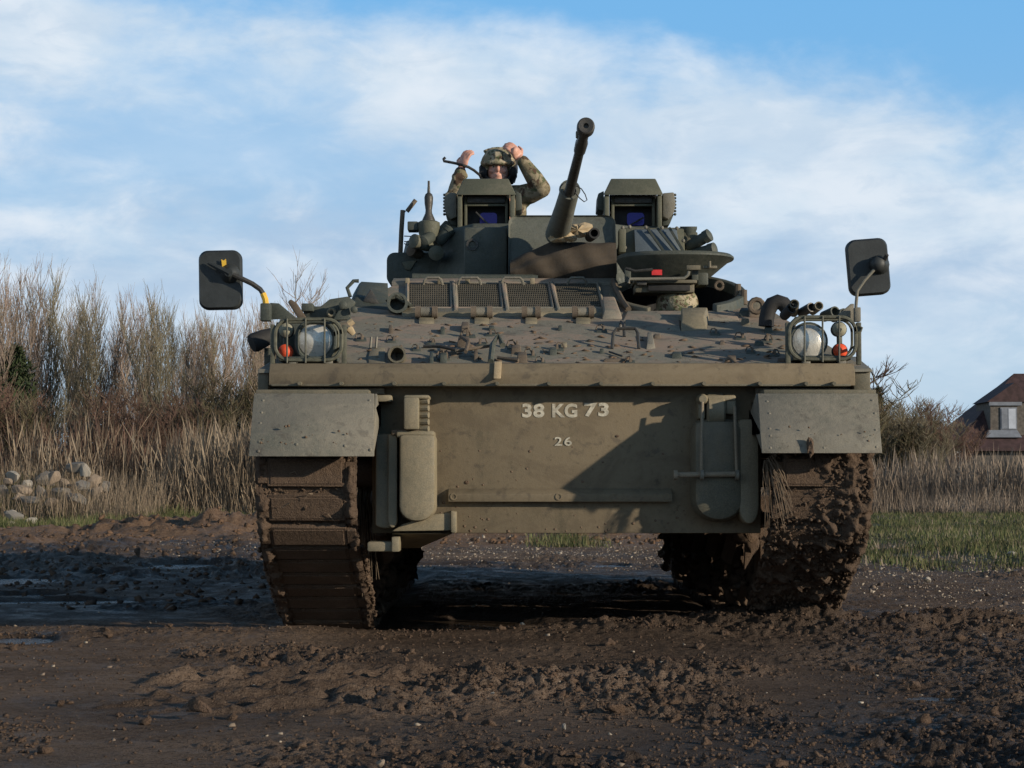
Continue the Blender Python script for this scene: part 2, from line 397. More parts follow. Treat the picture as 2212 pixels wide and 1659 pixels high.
M['rock_gray'] = paint('grey_rubble', (.15, .14, .125), (.24, .22, .195), .5, rough=.9, streak=0, bs=.9, seed=35)
M['rock_tan'] = paint('tan_rubble', (.20, .155, .115), (.31, .25, .19), .5, rough=.9, streak=0, bs=.9, seed=37)
M['clod'] = paint('dark_mud_clods', (.078, .052, .037), (.155, .110, .077), .5, rough=.85, streak=0, bs=1., bd=.02, spec=.15, spot_amt=.1, seed=39)
M['clod_bank'] = paint('orange_clay_clods', (.13, .080, .050), (.21, .135, .088), .5, rough=.9, streak=0, bs=1., bd=.03, spec=.15, seed=41)
M['pebble'] = plantmat('pale_pebbles', [(.16, .12, .09), (.27, .225, .175), (.40, .35, .28), (.19, .15, .115), (.12, .09, .07)])
m_, t_, b_ = newmat('muddy_water'); b_.inputs['Base Color'].default_value = (.045, .034, .025, 1); b_.inputs['Roughness'].default_value = .10; b_.inputs['IOR'].default_value = 1.33
b_.inputs['Specular IOR Level'].default_value = .4
bump(t_, b_, t_.noise(geo(t_), 14, 5, .65), .9, .03); M['water'] = m_

# ------------------------------------------------------------------ ground
PUD = [  # x, y, rx, ry, surface z
    (-2.75, 12.0, .70, .30, -.022), (-3.2, 12.7, .35, .22, -.022), (-.38, 10.15, .62, .50, -.024), (-3.95, 14.6, .5, .55, -.03), (-2.95, 17.0, .42, .8, -.03),
    (-.75, 17.2, .6, .3, -.03), (.85, 17.2, .2, .35, -.03), (-2.42, 9.2, .18, .22, -.02), (1.52, 6.78, .10, .06, -.018), (-3.3, 15.6, .3, .35, -.03)]
def ground_h(x, y):
    x = np.asarray(x, float); y = np.asarray(y, float)
    near = 1 - sstep(y, 16, 30)
    h = .022 * fbm(x * .6, y * .6, 3, 3) * near + .03 * fbm(x * .12, y * .12, 2, 9)
    # clod patches
    pm = sstep(fbm(x * .75 + 4, y * .5, 3, 21), .08, .6)
    fg = 1 - sstep(y, 5.1, 6.3)                                   # churned foreground
    pm = np.clip(pm + .75 * fg * sstep(x, -1.4, .2) + .55 * sstep(x, .7, 2.2) * (1 - sstep(y, 9, 14)), 0, 1)
    band = np.exp(-((y - 9.55) / .28) ** 2) * (sstep(x, -.2, .5) * 1.1 + .35)   # shoved-up soil in front of the vehicle
    pm = np.clip(pm + band * .8, 0, 1)
    cl = fbm(x * 6.5, y * 6.5, 3, 31, .55); cl2 = 1 - np.abs(fbm(x * 13, y * 13, 2, 41)) * 2
    fine = fbm(x * 30, y * 30, 2, 51)
    amp = near * (1 - .45 * np.exp(-((y - 11) / 2.2) ** 2))
    h = h + amp * pm * (.030 * np.clip(cl, -.25, 1) + .018 * cl2 + .014 * fine)
    h = h + amp * (1 - pm) * (.0055 * cl + .0045 * fine + .003 * cl2)
    h = h + band * .035 * (1 + fbm(x * 3, y * 3, 2, 61)) * near
    h = h + .05 * np.exp(-((x - 1.35) / .42) ** 4 - ((y - 9.72) / .16) ** 2) * (1 + .5 * fbm(x * 4, y * 4, 2, 65)) + .012 * np.exp(-((x + .95) / .3) ** 4 - ((y - 9.72) / .16) ** 2)
    # cleated imprint left by a track
    z1 = sstep(x, -1.55, -1.3) * (1 - sstep(x, -.45, -.2)) * sstep(y, 6.15, 6.45) * (1 - sstep(y, 7.5, 7.9))
    wv = np.sin((y * 1.0 - x * .75 + .06 * fbm(x * 3, y * 3, 2, 71)) * 26)
    h = h + z1 * (.028 * np.clip(wv, -.4, 1) * (1 + fbm(x * 7, y * 7, 2, 75)) + .014 * cl)
    z2 = np.exp(-(((x + .30) / .26) ** 2 + ((y - 6.55) / .25) ** 2)); h = h + z2 * (.022 + .03 * np.clip(cl, 0, 1))
    # rucked, rutted mud in the vehicle's shadow on the left
    lm = (1 - sstep(x, -2.2, -1.4)) * sstep(y, 10.2, 11.5) * (1 - sstep(y, 22, 26))
    h = h + lm * (.035 * fbm(x * .8, y * .45, 3, 81) + .03 * np.clip(cl, 0, 1) * sstep(y, 12.5, 15) + .06 * sstep(y, 17, 22) * (1 + fbm(x * 1.4, y * .8, 3, 85)))
    # spoil bank behind
    bk = np.exp(-((y - 26.5 - .35 * x * .2) / 1.6) ** 2) * (1 - sstep(x, 0.5, 3)) * (.35 + .65 * sstep(x, -7.5, -4.5))
    h = h + bk * (.20 + .20 * fbm(x * .9, y * .7, 4, 91) + .09 * fbm(x * 3.5, y * 3, 3, 95, .6))
    h = h + .07 * sstep(y, 27, 36) + .25 * sstep(y, 60, 110)
    # rubble mound on the left
    h = h + .62 * np.exp(-(((x + 8.6) / 1.9) ** 2 + ((y - 36) / 1.7) ** 2))
    # flat where the tracks press down
    for cx_, w_ in ((-.98, .34), (1.49, .34)):
        k = (1 - sstep(np.abs(x - cx_), w_ - .07, w_ + .07)) * sstep(y, 9.75, 10.0) * (1 - sstep(y, 15, 15.4))
        h = h * (1 - k) + (-.012) * k
    inside = np.zeros_like(h)
    for px, py, rx, ry, pz in PUD:
        q = ((x - px) / rx) ** 2 + ((y - py) / ry) ** 2 + .35 * fbm(x * 2.2, y * 1.6, 3, 101)
        k = 1 - sstep(q, .7, 1.35); kk = np.clip(k, 0, 1)
        h = h * (1 - kk) + (pz - .022 + .10 * np.clip(cl, 0, 1) * .25) * kk
        inside = np.maximum(inside, kk)
        # low apron toward the viewer so that the water shows
        ap = np.exp(-(((x - px) / (rx * 1.1)) ** 2 + ((y - py + ry * 1.25) / (ry * 1.0)) ** 2)); h = h - np.clip(h - (pz + .016), 0, 1) * ap * .6
    h = np.where(inside > .02, h, np.maximum(h, -.014))
    return h
ys = [-80, -40, -20, -8, -2, 1.5, 3.0, 4.0]; y = 4.4
while y < 12: ys.append(y); y *= 1.0027
while y < 62: ys.append(y); y *= 1.006
while y < 900: ys.append(y); y *= 1.09
ys = np.array(ys); ct = np.linspace(-.40, .40, 640)
side = np.array([.42, .46, .52, .62, .8, 1.1, 1.7, 3, 6, 12, 25, 60])
ct = np.concatenate([-side[::-1], ct, side])
XX = ct[None, :] * np.maximum(ys, 4.4)[:, None]; YY = np.repeat(ys[:, None], len(ct), 1)
HH = ground_h(XX, YY)
out = np.maximum(sstep(np.abs(XX) / np.maximum(YY, 4.4), .45, .6), (YY < 4.0) * 1.)
HH = HH * (1 - out * .8)
ni, nj = XX.shape
V = np.stack([XX, YY, HH], -1).reshape(-1, 3)
idx = np.arange(ni * nj).reshape(ni, nj)
Fq = np.stack([idx[:-1, :-1], idx[:-1, 1:], idx[1:, 1:], idx[1:, :-1]], -1).reshape(-1, 4)
def mudmat():
    m, t, b = newmat('churned_mud'); g = geo(t)
    wet_shade = t.new('ShaderNodeAttribute', attribute_name='wet_shade').outputs['Fac']; clay = t.new('ShaderNodeAttribute', attribute_name='clay').outputs['Fac']
    turf = t.new('ShaderNodeAttribute', attribute_name='turf').outputs['Fac']
    a = t.noise(g, 1.1, 8, .6, .5); f = t.noise(g, 22, 6, .65); gr = t.noise(g, 130, 4, .65)
    c = t.mix(t.mapr(a, .35, .66), (.104, .073, .053), (.200, .145, .106))
    c = t.mix(t.m('MULTIPLY', t.mapr(f, .40, .68), .55), c, (.185, .135, .097))
    c = t.mix(t.m('MULTIPLY', wet_shade, .78), c, (.028, .021, .017))  # one dark mud colour for damp and for painted shade
    c = t.mix(t.m('MULTIPLY', t.mapr(t.noise(g, 45, 7, .75), .50, .60), .7), c, (.045, .030, .021))
    c = t.mix(t.m('MULTIPLY', t.mapr(t.noise(g, 75, 6, .75), .58, .64), .45), c, (.26, .19, .135))
    c = t.mix(t.m('MULTIPLY', clay, .85), c, t.mix(t.mapr(f, .35, .65), (.15, .092, .058), (.24, .158, .10)))
    c = t.mix(turf, c, t.mix(t.mapr(a, .38, .60), (.055, .060, .028), (.11, .088, .058)))
    c = t.mix(t.m('MULTIPLY', t.mapr(gr, .60, .72), .5), c, (.24, .19, .145))
    t.put(b.inputs['Base Color'], c)
    r = t.m('SUBTRACT', t.mapr(t.noise(g, 5, 6, .65), .35, .6, .62, .92), t.m('MULTIPLY', wet_shade, .18))
    t.put(b.inputs['Roughness'], r); t.put(b.inputs['Specular IOR Level'], t.m('ADD', t.m('MULTIPLY', wet_shade, .10), .04))
    bump(t, b, t.m('ADD', t.m('MULTIPLY', f, .7), t.m('MULTIPLY', gr, .4)), 1., .045); return m
M['mud'] = mudmat()
gm = npmesh('ground', V, Fq, M['mud'], 4)
for p in gm.polygons: p.use_smooth = True
fx, fy = XX.ravel(), YY.ravel()
wet_shade = np.clip(sstep(fbm(fx * .45, fy * .4, 4, 131), -.25, .55) * .55 + .55 * (1 - sstep(fx, -2.0, -1.0)) * sstep(fy, 10.0, 10.6) * (1 - sstep(fy, 20, 24)) + .42 * (1 - sstep(fy, 4.8, 7.0)) * sstep(fx, -2.2, 0.2) + .38 * sstep(fx, .0, 1.4) * (1 - sstep(fy, 9, 13)) + .7 * sstep(np.minimum(fx + 1.3, 1.8 - fx), 0, .2) * sstep(fy, 9.9, 10.4) * (1 - sstep(fy, 15.5, 17)), 0, 1)  # damp patches, plus painted shade left of and under the vehicle; darker right foreground
for px, py, rx, ry, pz in PUD: wet_shade = np.maximum(wet_shade, 1 - sstep(((fx - px) / rx) ** 2 + ((fy - py) / ry) ** 2, .9, 3.))
clay = sstep(fy + .8 * fbm(fx, fy, 2, 5), 20.5, 22.5) * (1 - sstep(fy, 28.5, 31)) * (1 - sstep(fx, 2, 6))
lefty = (1 - sstep(fx, -1.5, 0)) * sstep(fy, 28, 31)
tedge = 16.4 + .9 * fbm(fx * .5, fy * .3, 3, 141)
righty = sstep(fx, 2.6, 3.6) * sstep(fy, tedge, tedge + 2.0)
turf = np.clip(np.maximum(np.maximum(lefty, righty), sstep(fy, 36, 42)), 0, 1)
for nme, arr in (('wet_shade', wet_shade), ('clay', clay), ('turf', turf)):
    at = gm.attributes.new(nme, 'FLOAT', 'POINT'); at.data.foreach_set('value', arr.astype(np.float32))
go = bpy.data.objects.new('ground', gm); link(go, None, (0, 0, 0)); go['kind'] = 'structure'
for px, py, rx, ry, pz in PUD:
    mb = MB(); n = 28; mb.add([(px + rx * 1.5 * math.cos(2 * math.pi * k / n), py + ry * 1.5 * math.sin(2 * math.pi * k / n), pz) for k in range(n)], [tuple(range(n))])
    o = build('puddle', mb, M['water'], smooth=False); o['kind'] = 'structure'

# ------------------------------------------------------------------ lumps, pebbles, grass
def lump(seed, sub=1, rough=.35):
    import bmesh
    r = np.random.default_rng(seed); bm = bmesh.new(); bmesh.ops.create_icosphere(bm, subdivisions=sub, radius=1)
    V = np.array([v.co[:] for v in bm.verts]); Fc = [[v.index for v in f.verts] for f in bm.faces]; bm.free()
    V *= (1 + rough * (r.random(len(V)) - .5) * 2)[:, None]; V = V * r.uniform(.75, 1.25, 3); return V, Fc
def gz(x, y): return ground_h(np.asarray(x), np.asarray(y))
LP = [lump(i, 2 if i < 3 else 1, .7) for i in range(6)]
def scat_lumps(name, n, xs, ysr, smin, smax, mat, dens=None, flat=.7, sink=.25, li=0, lab=None, power=2.5):
    x = rng.uniform(*xs, n * 4); y = rng.uniform(*ysr, n * 4)
    k = np.ones(len(x), bool) if dens is None else rng.random(len(x)) < dens(x, y)
    x, y = x[k][:n], y[k][:n]; n = len(x); s = smin + (smax - smin) * rng.random(n) ** power
    z = gz(x, y) + s * flat * (.5 - sink)
    o = scatter(name, LP[li], mat, np.stack([x, y, z], 1), np.stack([s * rng.uniform(.7, 1.3, n), s * rng.uniform(.7, 1.2, n), s * flat * rng.uniform(.7, 1.2, n)], 1), rng.uniform(0, 6.28, n), rng.uniform(-.6, .6, (n, 2)))
    if lab: o['label'] = lab
    return o
def dmud(x, y):
    a = sstep(fbm(x * .75 + 4, y * .5, 3, 21), -.05, .5) + .6 * (1 - sstep(y, 5.1, 6.5)) * sstep(x, -1.4, .2) + .5 * sstep(x, .7, 2.) * (1 - sstep(y, 8.5, 12))
    a = a + np.exp(-((y - 9.5) / .22) ** 2) * (.3 + sstep(x, .2, .8)) + 1.2 * np.exp(-(((x + .30) / .22) ** 2 + ((y - 6.5) / .2) ** 2))
    a = a * (np.abs(x) < y * .34) * (1 - ((np.abs(x + .98) < .3) | (np.abs(x - 1.49) < .3)) * (y > 9.7) * (y < 15.3))
    return np.clip(a, 0.10, 1) * (np.abs(x) < y * .34)
scat_lumps('mud_clods', 24000, (-3.2, 3.2), (4.5, 9.9), .0015, .011, M['clod'], dmud, li=3, lab='loose crumbs of dark mud over the churned ground')
scat_lumps('mud_clods', 420, (-2.9, 2.9), (4.6, 9.8), .009, .026, M['clod'], dmud, li=1, lab='larger lumps of mud thrown up in front of the vehicle', power=3)
scat_lumps('mud_clods', 2600, (-7, -1.6), (11, 24), .008, .04, M['clod'], None, li=3, lab='rucked damp clods in the shade left of the vehicle', power=3)
scat_lumps('clay_clods', 2400, (-9, 4), (22.5, 29), .006, .055, M['clod_bank'], None, li=3, lab='orange clay lumps on the spoil bank', power=3)
scat_lumps('gravel', 9000, (-4, 6.6), (4.6, 22), .003, .010, M['pebble'], lambda x, y: .05 + .9 * sstep(x, 2.0, 3.0) * (y > 8) * (y < 17.5) + .9 * (y > 16) * (x < 2.6), li=4, lab='pale pebbles pressed into the mud', power=3)
scat_lumps('gravel', 1500, (-2, 7), (10, 26), .008, .026, M['pebble'], lambda x, y: .15 + sstep(x, 1.9, 2.6) * .8 + .8 * (y > 17), li=5, lab='small pale stones beside and behind the vehicle', power=3)

# blades of grass
blade = ([(-.5, 0, 0), (.5, 0, 0), (.25, .18, .55), (-.25, .18, .55), (.0, .5, 1.0)], [(0, 1, 2), (0, 2, 3), (3, 2, 4)])
def scat_grass(name, n, fx_, hmin, hmax, w, mat, lab, lean=.5, proto=blade):
    x, y = fx_(n); k = len(x); hh = hmin + (hmax - hmin) * rng.random(k) ** 1.7 * np.clip(1 + .55 * fbm(x * .55, y * .55, 3, 201) + .1 * rng.standard_normal(k), .35, 1.5); 
    o = scatter(name, proto, mat, np.stack([x, y, gz(x, y) - .01], 1), np.stack([np.full(k, w) * rng.uniform(.6, 1.5, k), hh * lean, hh], 1), rng.uniform(0, 6.28, k), rng.normal(0, .20, (k, 2)))
    o['label'] = lab; return o
def reg(x0, x1, y0, y1, dens):
    def f(n):
        x = rng.uniform(x0, x1, n * 3); y = y0 + (y1 - y0) * rng.random(n * 3) ** 1.35; k = rng.random(n * 3) < dens(x, y); return x[k][:n], y[k][:n]
    return f
def dr(x, y):
    e = 16.4 + .9 * fbm(x * .5, y * .3, 3, 141)
    return sstep(x, 2.5, 3.3) * sstep(y + 1.1 * fbm(x * 1.6, y * .7, 3, 157), e - .6, e + 2.2) * np.clip(.75 + 1.3 * fbm(x * .8, y * .5, 4, 151), .05, 1) * (np.abs(x) < y * .36)
scat_grass('grass', 90000, reg(2.4, 12.5, 15.8, 41, dr), .025, .11, .012, M['grass'], 'rough green grass beside the vehicle on the right')
def dl(x, y): return (.15 + .85 * sstep(fbm(x * .7, y * .5, 3, 161), -.3, .2)) * (np.abs(x) < y * .36) * sstep(y + .5 * fbm(x, y, 2, 7), 27.8, 29.5)
scat_grass('dry_grass', 9000, reg(2.6, 13, 17, 39, lambda x, y: (x < y * .36) * np.clip(.3 + 1.5 * fbm(x * .9, y * .6, 3, 211), 0, 1)), .02, .13, .011, M['straw_gray'], 'yellowed grass tufts in the right hand turf', .6)
scat_grass('grass', 45000, reg(-13, 1, 27, 39, dl), .07, .22, .014, M['grass'], 'strip of green grass under the dead weeds on the left')
scat_grass('grass', 900, reg(.15, 1.3, 21.5, 24.5, lambda x, y: np.exp(-((x - .62) / .35) ** 2)), .05, .16, .012, M['grass'], 'small tuft patch of grass seen beneath the hull')
# tall dead stems
stem = ([(-.5, 0, 0), (.5, 0, 0), (.35, .12, .6), (-.35, .12, .6), (-1.0, .22, .78), (1.0, .22, .78), (0, .36, 1.0)], [(0, 1, 2), (0, 2, 3), (3, 2, 5), (3, 5, 4), (4, 5, 6)])
thin = ([(-.5, 0, 0), (.5, 0, 0), (.3, .15, .55), (-.3, .15, .55), (0, .5, 1.0)], [(0, 1, 2), (0, 2, 3), (3, 2, 4)])
scat_grass('dry_grass', 34000, reg(1.0, 16, 39, 47, lambda x, y: np.clip(.6 + .8 * fbm(x * .5, y * .5, 3, 171), .1, 1) * (x < y * .36)), .4, 1.25, .009, M['straw_gray'], 'tall grey dead grass between turf and house', .25, stem)
scat_grass('dry_grass', 12000, reg(6.0, 16, 36.5, 42, lambda x, y: np.clip(.5 + .8 * fbm(x * .7, y * .6, 3, 175), .05, 1) * (x < y * .36)), .15, .6, .012, M['straw_gray'], 'short dead grass at the edge of the right hand turf', .4, thin)
scat_grass('dry_grass', 26000, reg(-9.5, -2.5, 35, 40.5, lambda x, y: np.clip(.12 + .8 * sstep(x, -6.6, -4.2) + .5 * fbm(x * .6, y * .5, 3, 181), .05, 1)), .25, 1.7, .009, M['straw'], 'tall straw coloured grass left of the vehicle', .22, stem)
scat_grass('dead_weeds', 21000, reg(-15, 2, 36, 43, lambda x, y: np.clip(.8 - .5 * sstep(x, -6, -4) + .6 * fbm(x * .6, y * .5, 3, 191), .1, 1) * (x > -y * .36)), .2, 1.35, .009, M['weed'], 'brown dead weeds in front of the bare trees', .3, stem)
scat_grass('dead_weeds', 7000, reg(-10.8, -6.3, 32.4, 37.5, lambda x, y: np.ones_like(x)), .2, .9, .010, M['straw'], 'dead weeds growing through the rubble heap', .4, thin)
scat_grass('green_weeds', 6500, reg(-6.0, -3.6, 36.6, 38.8, lambda x, y: np.exp(-((x + 5.0) / .8) ** 2)), .5, 1.25, .014, M['grass'], 'dark green weeds among the straw grass', .5, thin)
scat_grass('green_weeds', 4500, reg(-10.5, -7.6, 32.8, 36, lambda x, y: np.exp(-((x + 9.2) / .9) ** 2)), .1, .45, .018, M['grass'], 'green weeds between the rubble stones', .5, thin)

# ------------------------------------------------------------------ rubble stones
def stone(u, v, w, h, Yd, mat, name, label, cat, group=None, seed=0, dep=.8, sub=2):
    Vv, Ff = lump(seed + 100, sub, .16); p = P(u, v, Yd); k = F / Yd; gr_ = 1.38 if group else 1.; sx_, sz_ = w / 2 / k * gr_, h / 2 / k * gr_
    r = np.random.default_rng(seed); 
    # facets: cut by random planes
    for _ in range(14):
        nrm = r.normal(size=3); nrm /= np.linalg.norm(nrm); dd = Vv @ nrm; lim = r.uniform(.42, .70); Vv = Vv - np.clip(dd - lim, 0, 9)[:, None] * nrm
    Vv = Vv * np.array([sx_, sx_ * dep, sz_]) * 1.12 + np.array(p)
    mb = MB(); mb.v = [tuple(q) for q in Vv]; mb.f = [tuple(f) for f in Ff]
    o = build(name, mb, mat, bevel=0, deg=14); tag(o, label, cat, group); return o
RK = [(25, 1028, 30, 30, 34, 'rock', 'white boulder at the top left of the rubble heap'),
      (16, 1041, 20, 18, 33.9, 'rock_tan', 'small brown stone below the white boulder'),
      (60, 1046, 24, 20, 33.8, 'rock', 'rounded pale stone right of the white boulder'),
      (49, 1059, 42, 24, 33.4, 'rock_tan', 'wide tan slab low in the rubble heap'),
      (115, 1030, 28, 34, 34.3, 'rock_tan', 'upright tan stone in the middle of the rubble heap'),
      (160, 1014, 44, 26, 35, 'rock_gray', 'topmost grey stone of the rubble heap'),
      (204, 1039, 30, 34, 34.6, 'rock_tan', 'pointed tan stone at the right end of the heap'),
      (92, 1036, 40, 34, 34.9, 'rock_gray', 'dark grey block behind the upright tan stone'),
      (130, 1066, 40, 32, 33.6, 'rock_gray', 'large grey block at the foot of the heap'),
      (160, 1080, 40, 26, 33.3, 'rock_gray', 'flat grey slab below the grey block'),
      (206, 1066, 26, 24, 34, 'rock_tan', 'small tan stone half hidden by dead stems'),
      (25, 1108, 22, 16, 32, 'rock', 'pale stone in the grass below the heap'),
      (34, 1118, 36, 22, 31.8, 'rock_gray', 'mossy grey stone beside the pale one in the grass'),
      (28, 1131, 24, 12, 30.6, 'rock', 'low flat pale stone at the grass edge'),
      (180, 1050, 34, 26, 34.2, 'rock_gray', 'grey stone between the slab and the pointed stone'),
      (88, 1064, 30, 24, 33.7, 'rock_gray', 'dark stone right of the wide tan slab'),
      (140, 1044, 30, 24, 34.4, 'rock_tan', 'brownish stone in the centre of the heap'),
      (185, 1022, 30, 24, 34.9, 'rock', 'pale stone behind the top of the heap'),
      (70, 1080, 36, 20, 33.0, 'rock_gray', 'half sunk grey stone in green weeds'),
      (228, 1052, 26, 24, 34.6, 'rock_gray', 'last grey stone on the right of the heap'),
      (108, 1088, 30, 18, 32.9, 'rock_tan', 'low tan stone in front of the heap'),
      (40, 1078, 26, 18, 33.1, 'rock_tan', 'brown stone low at the left of the heap'),
      (5, 1062, 24, 26, 33.6, 'rock_gray', 'grey stone cut by the left picture edge'),
      (70, 1127, 28, 17, 30.9, 'rock', 'tan pale stone sitting alone on the grass strip')]
for i, (u, v, w, h, Yd, mt, lb) in enumerate(RK): stone(u, v, w, h, Yd, M[mt], 'boulder', lb, 'boulder', 'stones of the rubble heap', i)
stone(285, 1146, 44, 30, 25.2, M['clod_bank'], 'clay_lump', 'large sunlit orange clay lump on the bank', 'clod', None, 40)
stone(297, 1192, 20, 26, 17.5, M['clod'], 'mud_lump', 'dark upright mud lump in the shade', 'clod', None, 41)
def gstone(u, v, w, h, mat, name, label, cat, seed):
    Yd = HC * F / (v - 1035) * .995; return stone(u, v - h * .32, w, h, Yd, M[mat], name, label, cat, None, seed)
gstone(432, 1540, 62, 38, 'clod', 'mud_lump', 'rounded brown mud lump in the left foreground', 'clod', 50)
gstone(975, 1552, 34, 24, 'clod', 'mud_lump', 'small mud lump right of the track imprint', 'clod', 51)
gstone(1975, 1487, 44, 26, 'clod', 'mud_lump', 'pointed mud lump near the right puddle', 'clod', 52)
gstone(822, 1655, 24, 22, 'rock_tan', 'stone', 'tan stone at the bottom edge', 'stone', 53)
gstone(2004, 1258, 26, 18, 'rock', 'stone', 'pale stone beside the turf edge on the right', 'stone', 54)
gstone(1830, 1352, 18, 14, 'rock_tan', 'stone', 'reddish stone right of the right track', 'stone', 55)
gstone(1218, 1575, 14, 18, 'rock_gray', 'stone', 'small grey stone in the foreground mud', 'stone', 56)
gstone(1128, 1352, 16, 12, 'rock', 'stone', 'white stone in front of the hull puddle', 'stone', 57)
gstone(2185, 1200, 30, 16, 'rock', 'stone', 'pale stone in the grass at the right edge', 'stone', 58)
gstone(1065, 1500, 10, 8, 'rock', 'stone', 'tiny white stone in the middle foreground', 'stone', 59)

# ------------------------------------------------------------------ bare trees and bushes
def segs_mesh(name, A, B, r0, r1, mat, rnd):
    A, B = np.array(A), np.array(B); r0 = np.array(r0)[:, None]; r1 = np.array(r1)[:, None]; n = len(A)
    d = B - A; d /= np.linalg.norm(d, axis=1)[:, None] + 1e-9
    up = np.where(np.abs(d[:, 2:3]) > .9, np.array([[1., 0, 0]]), np.array([[0, 0, 1.]])); u = np.cross(d, up); u /= np.linalg.norm(u, axis=1)[:, None]; w = np.cross(d, u)
    vs = []
    for (c, r) in ((A, r0), (B, r1)):
        for k in range(3):
            th = 2 * math.pi * k / 3; vs.append(c + (u * math.cos(th) + w * math.sin(th)) * r)
    V = np.stack(vs, 1).reshape(-1, 3); b = (np.arange(n) * 6)[:, None]
    Fq = np.concatenate([b + np.array([[k, (k + 1) % 3, 3 + (k + 1) % 3, 3 + k]]) for k in range(3)], 1).reshape(-1, 4)
    me = npmesh(name, V, Fq, mat, 4)
    a = me.attributes.new('rnd', 'FLOAT', 'POINT'); a.data.foreach_set('value', np.repeat(np.array(rnd), 6).astype(np.float32)); return me
def grow(seed, h, spread, stems, twigs, style):
    r = random.Random(seed); T = ([], [], [], [], []); K = ([], [], [], [], [])
    def add(L, a, b, ra, rb, q): L[0].append(tuple(a)); L[1].append(tuple(b)); L[2].append(ra); L[3].append(rb); L[4].append(q)
    for s in range(stems):
        ang = r.uniform(0, 6.28); base = Vector((math.cos(ang), math.sin(ang), 0)) * (r.uniform(0, .12) if stems > 1 else 0)
        lean = Vector((math.cos(ang), math.sin(ang), 0)) * r.uniform(.02, 1) * spread * .5
        hs = h * (r.uniform(.72, 1.0) if s else 1.0); n = 9; p = base.copy(); pts = [p.copy()]
        R0 = .028 * h / 6 * (1.2 if s == 0 else r.uniform(.5, .9)) * (1.5 if style == 'single' else 1)
        for i in range(n):
            tt = (i + 1) / n; q = base + lean * tt ** 1.3 + Vector((r.gauss(0, .05), r.gauss(0, .05), hs * tt))
            add(T, p, q, R0 * (1 - .85 * (i / n)), R0 * (1 - .85 * tt), r.random()); p = q; pts.append(p.copy())
        nb = twigs // stems
        for b in range(nb):
            tt = r.uniform(.12 if style == 'bush' else .22, .97); i = min(int(tt * n), n - 1); f = tt * n - i; a = pts[i].lerp(pts[i + 1], f)
            an = r.uniform(0, 6.28); L = h * r.uniform(.10, .24) * (1.15 - .55 * tt)
            up_ = {'tall': r.uniform(1.6, 3.4), 'bush': r.uniform(.3, 1.6), 'single': r.uniform(.5, 1.4)}[style]
            d = Vector((math.cos(an), math.sin(an), up_)).normalized(); q = r.random()
            m1 = a + d * L * .5 + Vector((r.gauss(0, .03), r.gauss(0, .03), 0)); d2 = (d + Vector((0, 0, .55))).normalized(); e = m1 + d2 * L * .6
            add(K, a, m1, .010, .0075, q); add(K, m1, e, .0075, .0035, q)
            for c in range(4 if style != 'single' else 5):
                f = r.uniform(.2, 1); o_ = a.lerp(m1, f * 2) if f < .5 else m1.lerp(e, f * 2 - 1)
                d3 = (d2 + Vector((r.gauss(0, .45), r.gauss(0, .45), r.uniform(0, .6)))).normalized()
                add(K, o_, o_ + d3 * L * r.uniform(.25, .6), .0055, .0025, min(1, max(0, q + r.gauss(0, .15))))
    return T, K
protos = {}
def tree_proto(key, seed, h, spread, stems, twigs, style, mt, mk):
    T, K = grow(seed, h, spread, stems, twigs, style)
    protos[key] = (segs_mesh('trunk', *T[:4], M[mt], T[4]), segs_mesh('crown', *K[:4], M[mk], K[4]), h)
tree_proto('tall_a', 1, 6.5, 1.7, 9, 400, 'tall', 'bark', 'twig_tip')
tree_proto('tall_b', 2, 6.5, 2.0, 9, 420, 'tall', 'bark', 'twig_olive')
tree_proto('tall_c', 3, 6.5, 2.3, 8, 390, 'tall', 'bark', 'twig_tip')
tree_proto('thin', 4, 6.0, 1.9, 3, 130, 'single', 'bark', 'twig_tip')
tree_proto('bush_a', 5, 3.0, 2.4, 16, 900, 'bush', 'twig_olive', 'thicket')
tree_proto('bush_b', 6, 3.0, 2.8, 18, 950, 'bush', 'twig_olive', 'weed')
tree_proto('bush_c', 8, 3.0, 2.6, 18, 950, 'bush', 'twig_olive', 'twig_olive')
def plant(kind, u, top, Yd, label, cat, group=None, wid=1., rz=None, name='bare_tree'):
    tm, cm, h0 = protos[kind]; x = (u - 1106) / F * Yd; z0 = float(gz(x, Yd)) - .03
    h = (P(u, top, Yd).z - z0) * (.93 if kind != 'thin' else 1); s = h / h0; o = empty(name, (x, Yd, z0)); rz = random.uniform(0, 6.28) if rz is None else rz
    o.rotation_euler = (0, 0, rz); o.scale = (s * wid, s * wid, s)
    for nm, me in (('trunk', tm), ('crown', cm)):
        q = bpy.data.objects.new(nm, me); C.objects.link(q); q.parent = o
    tag(o, label, cat, group); return o
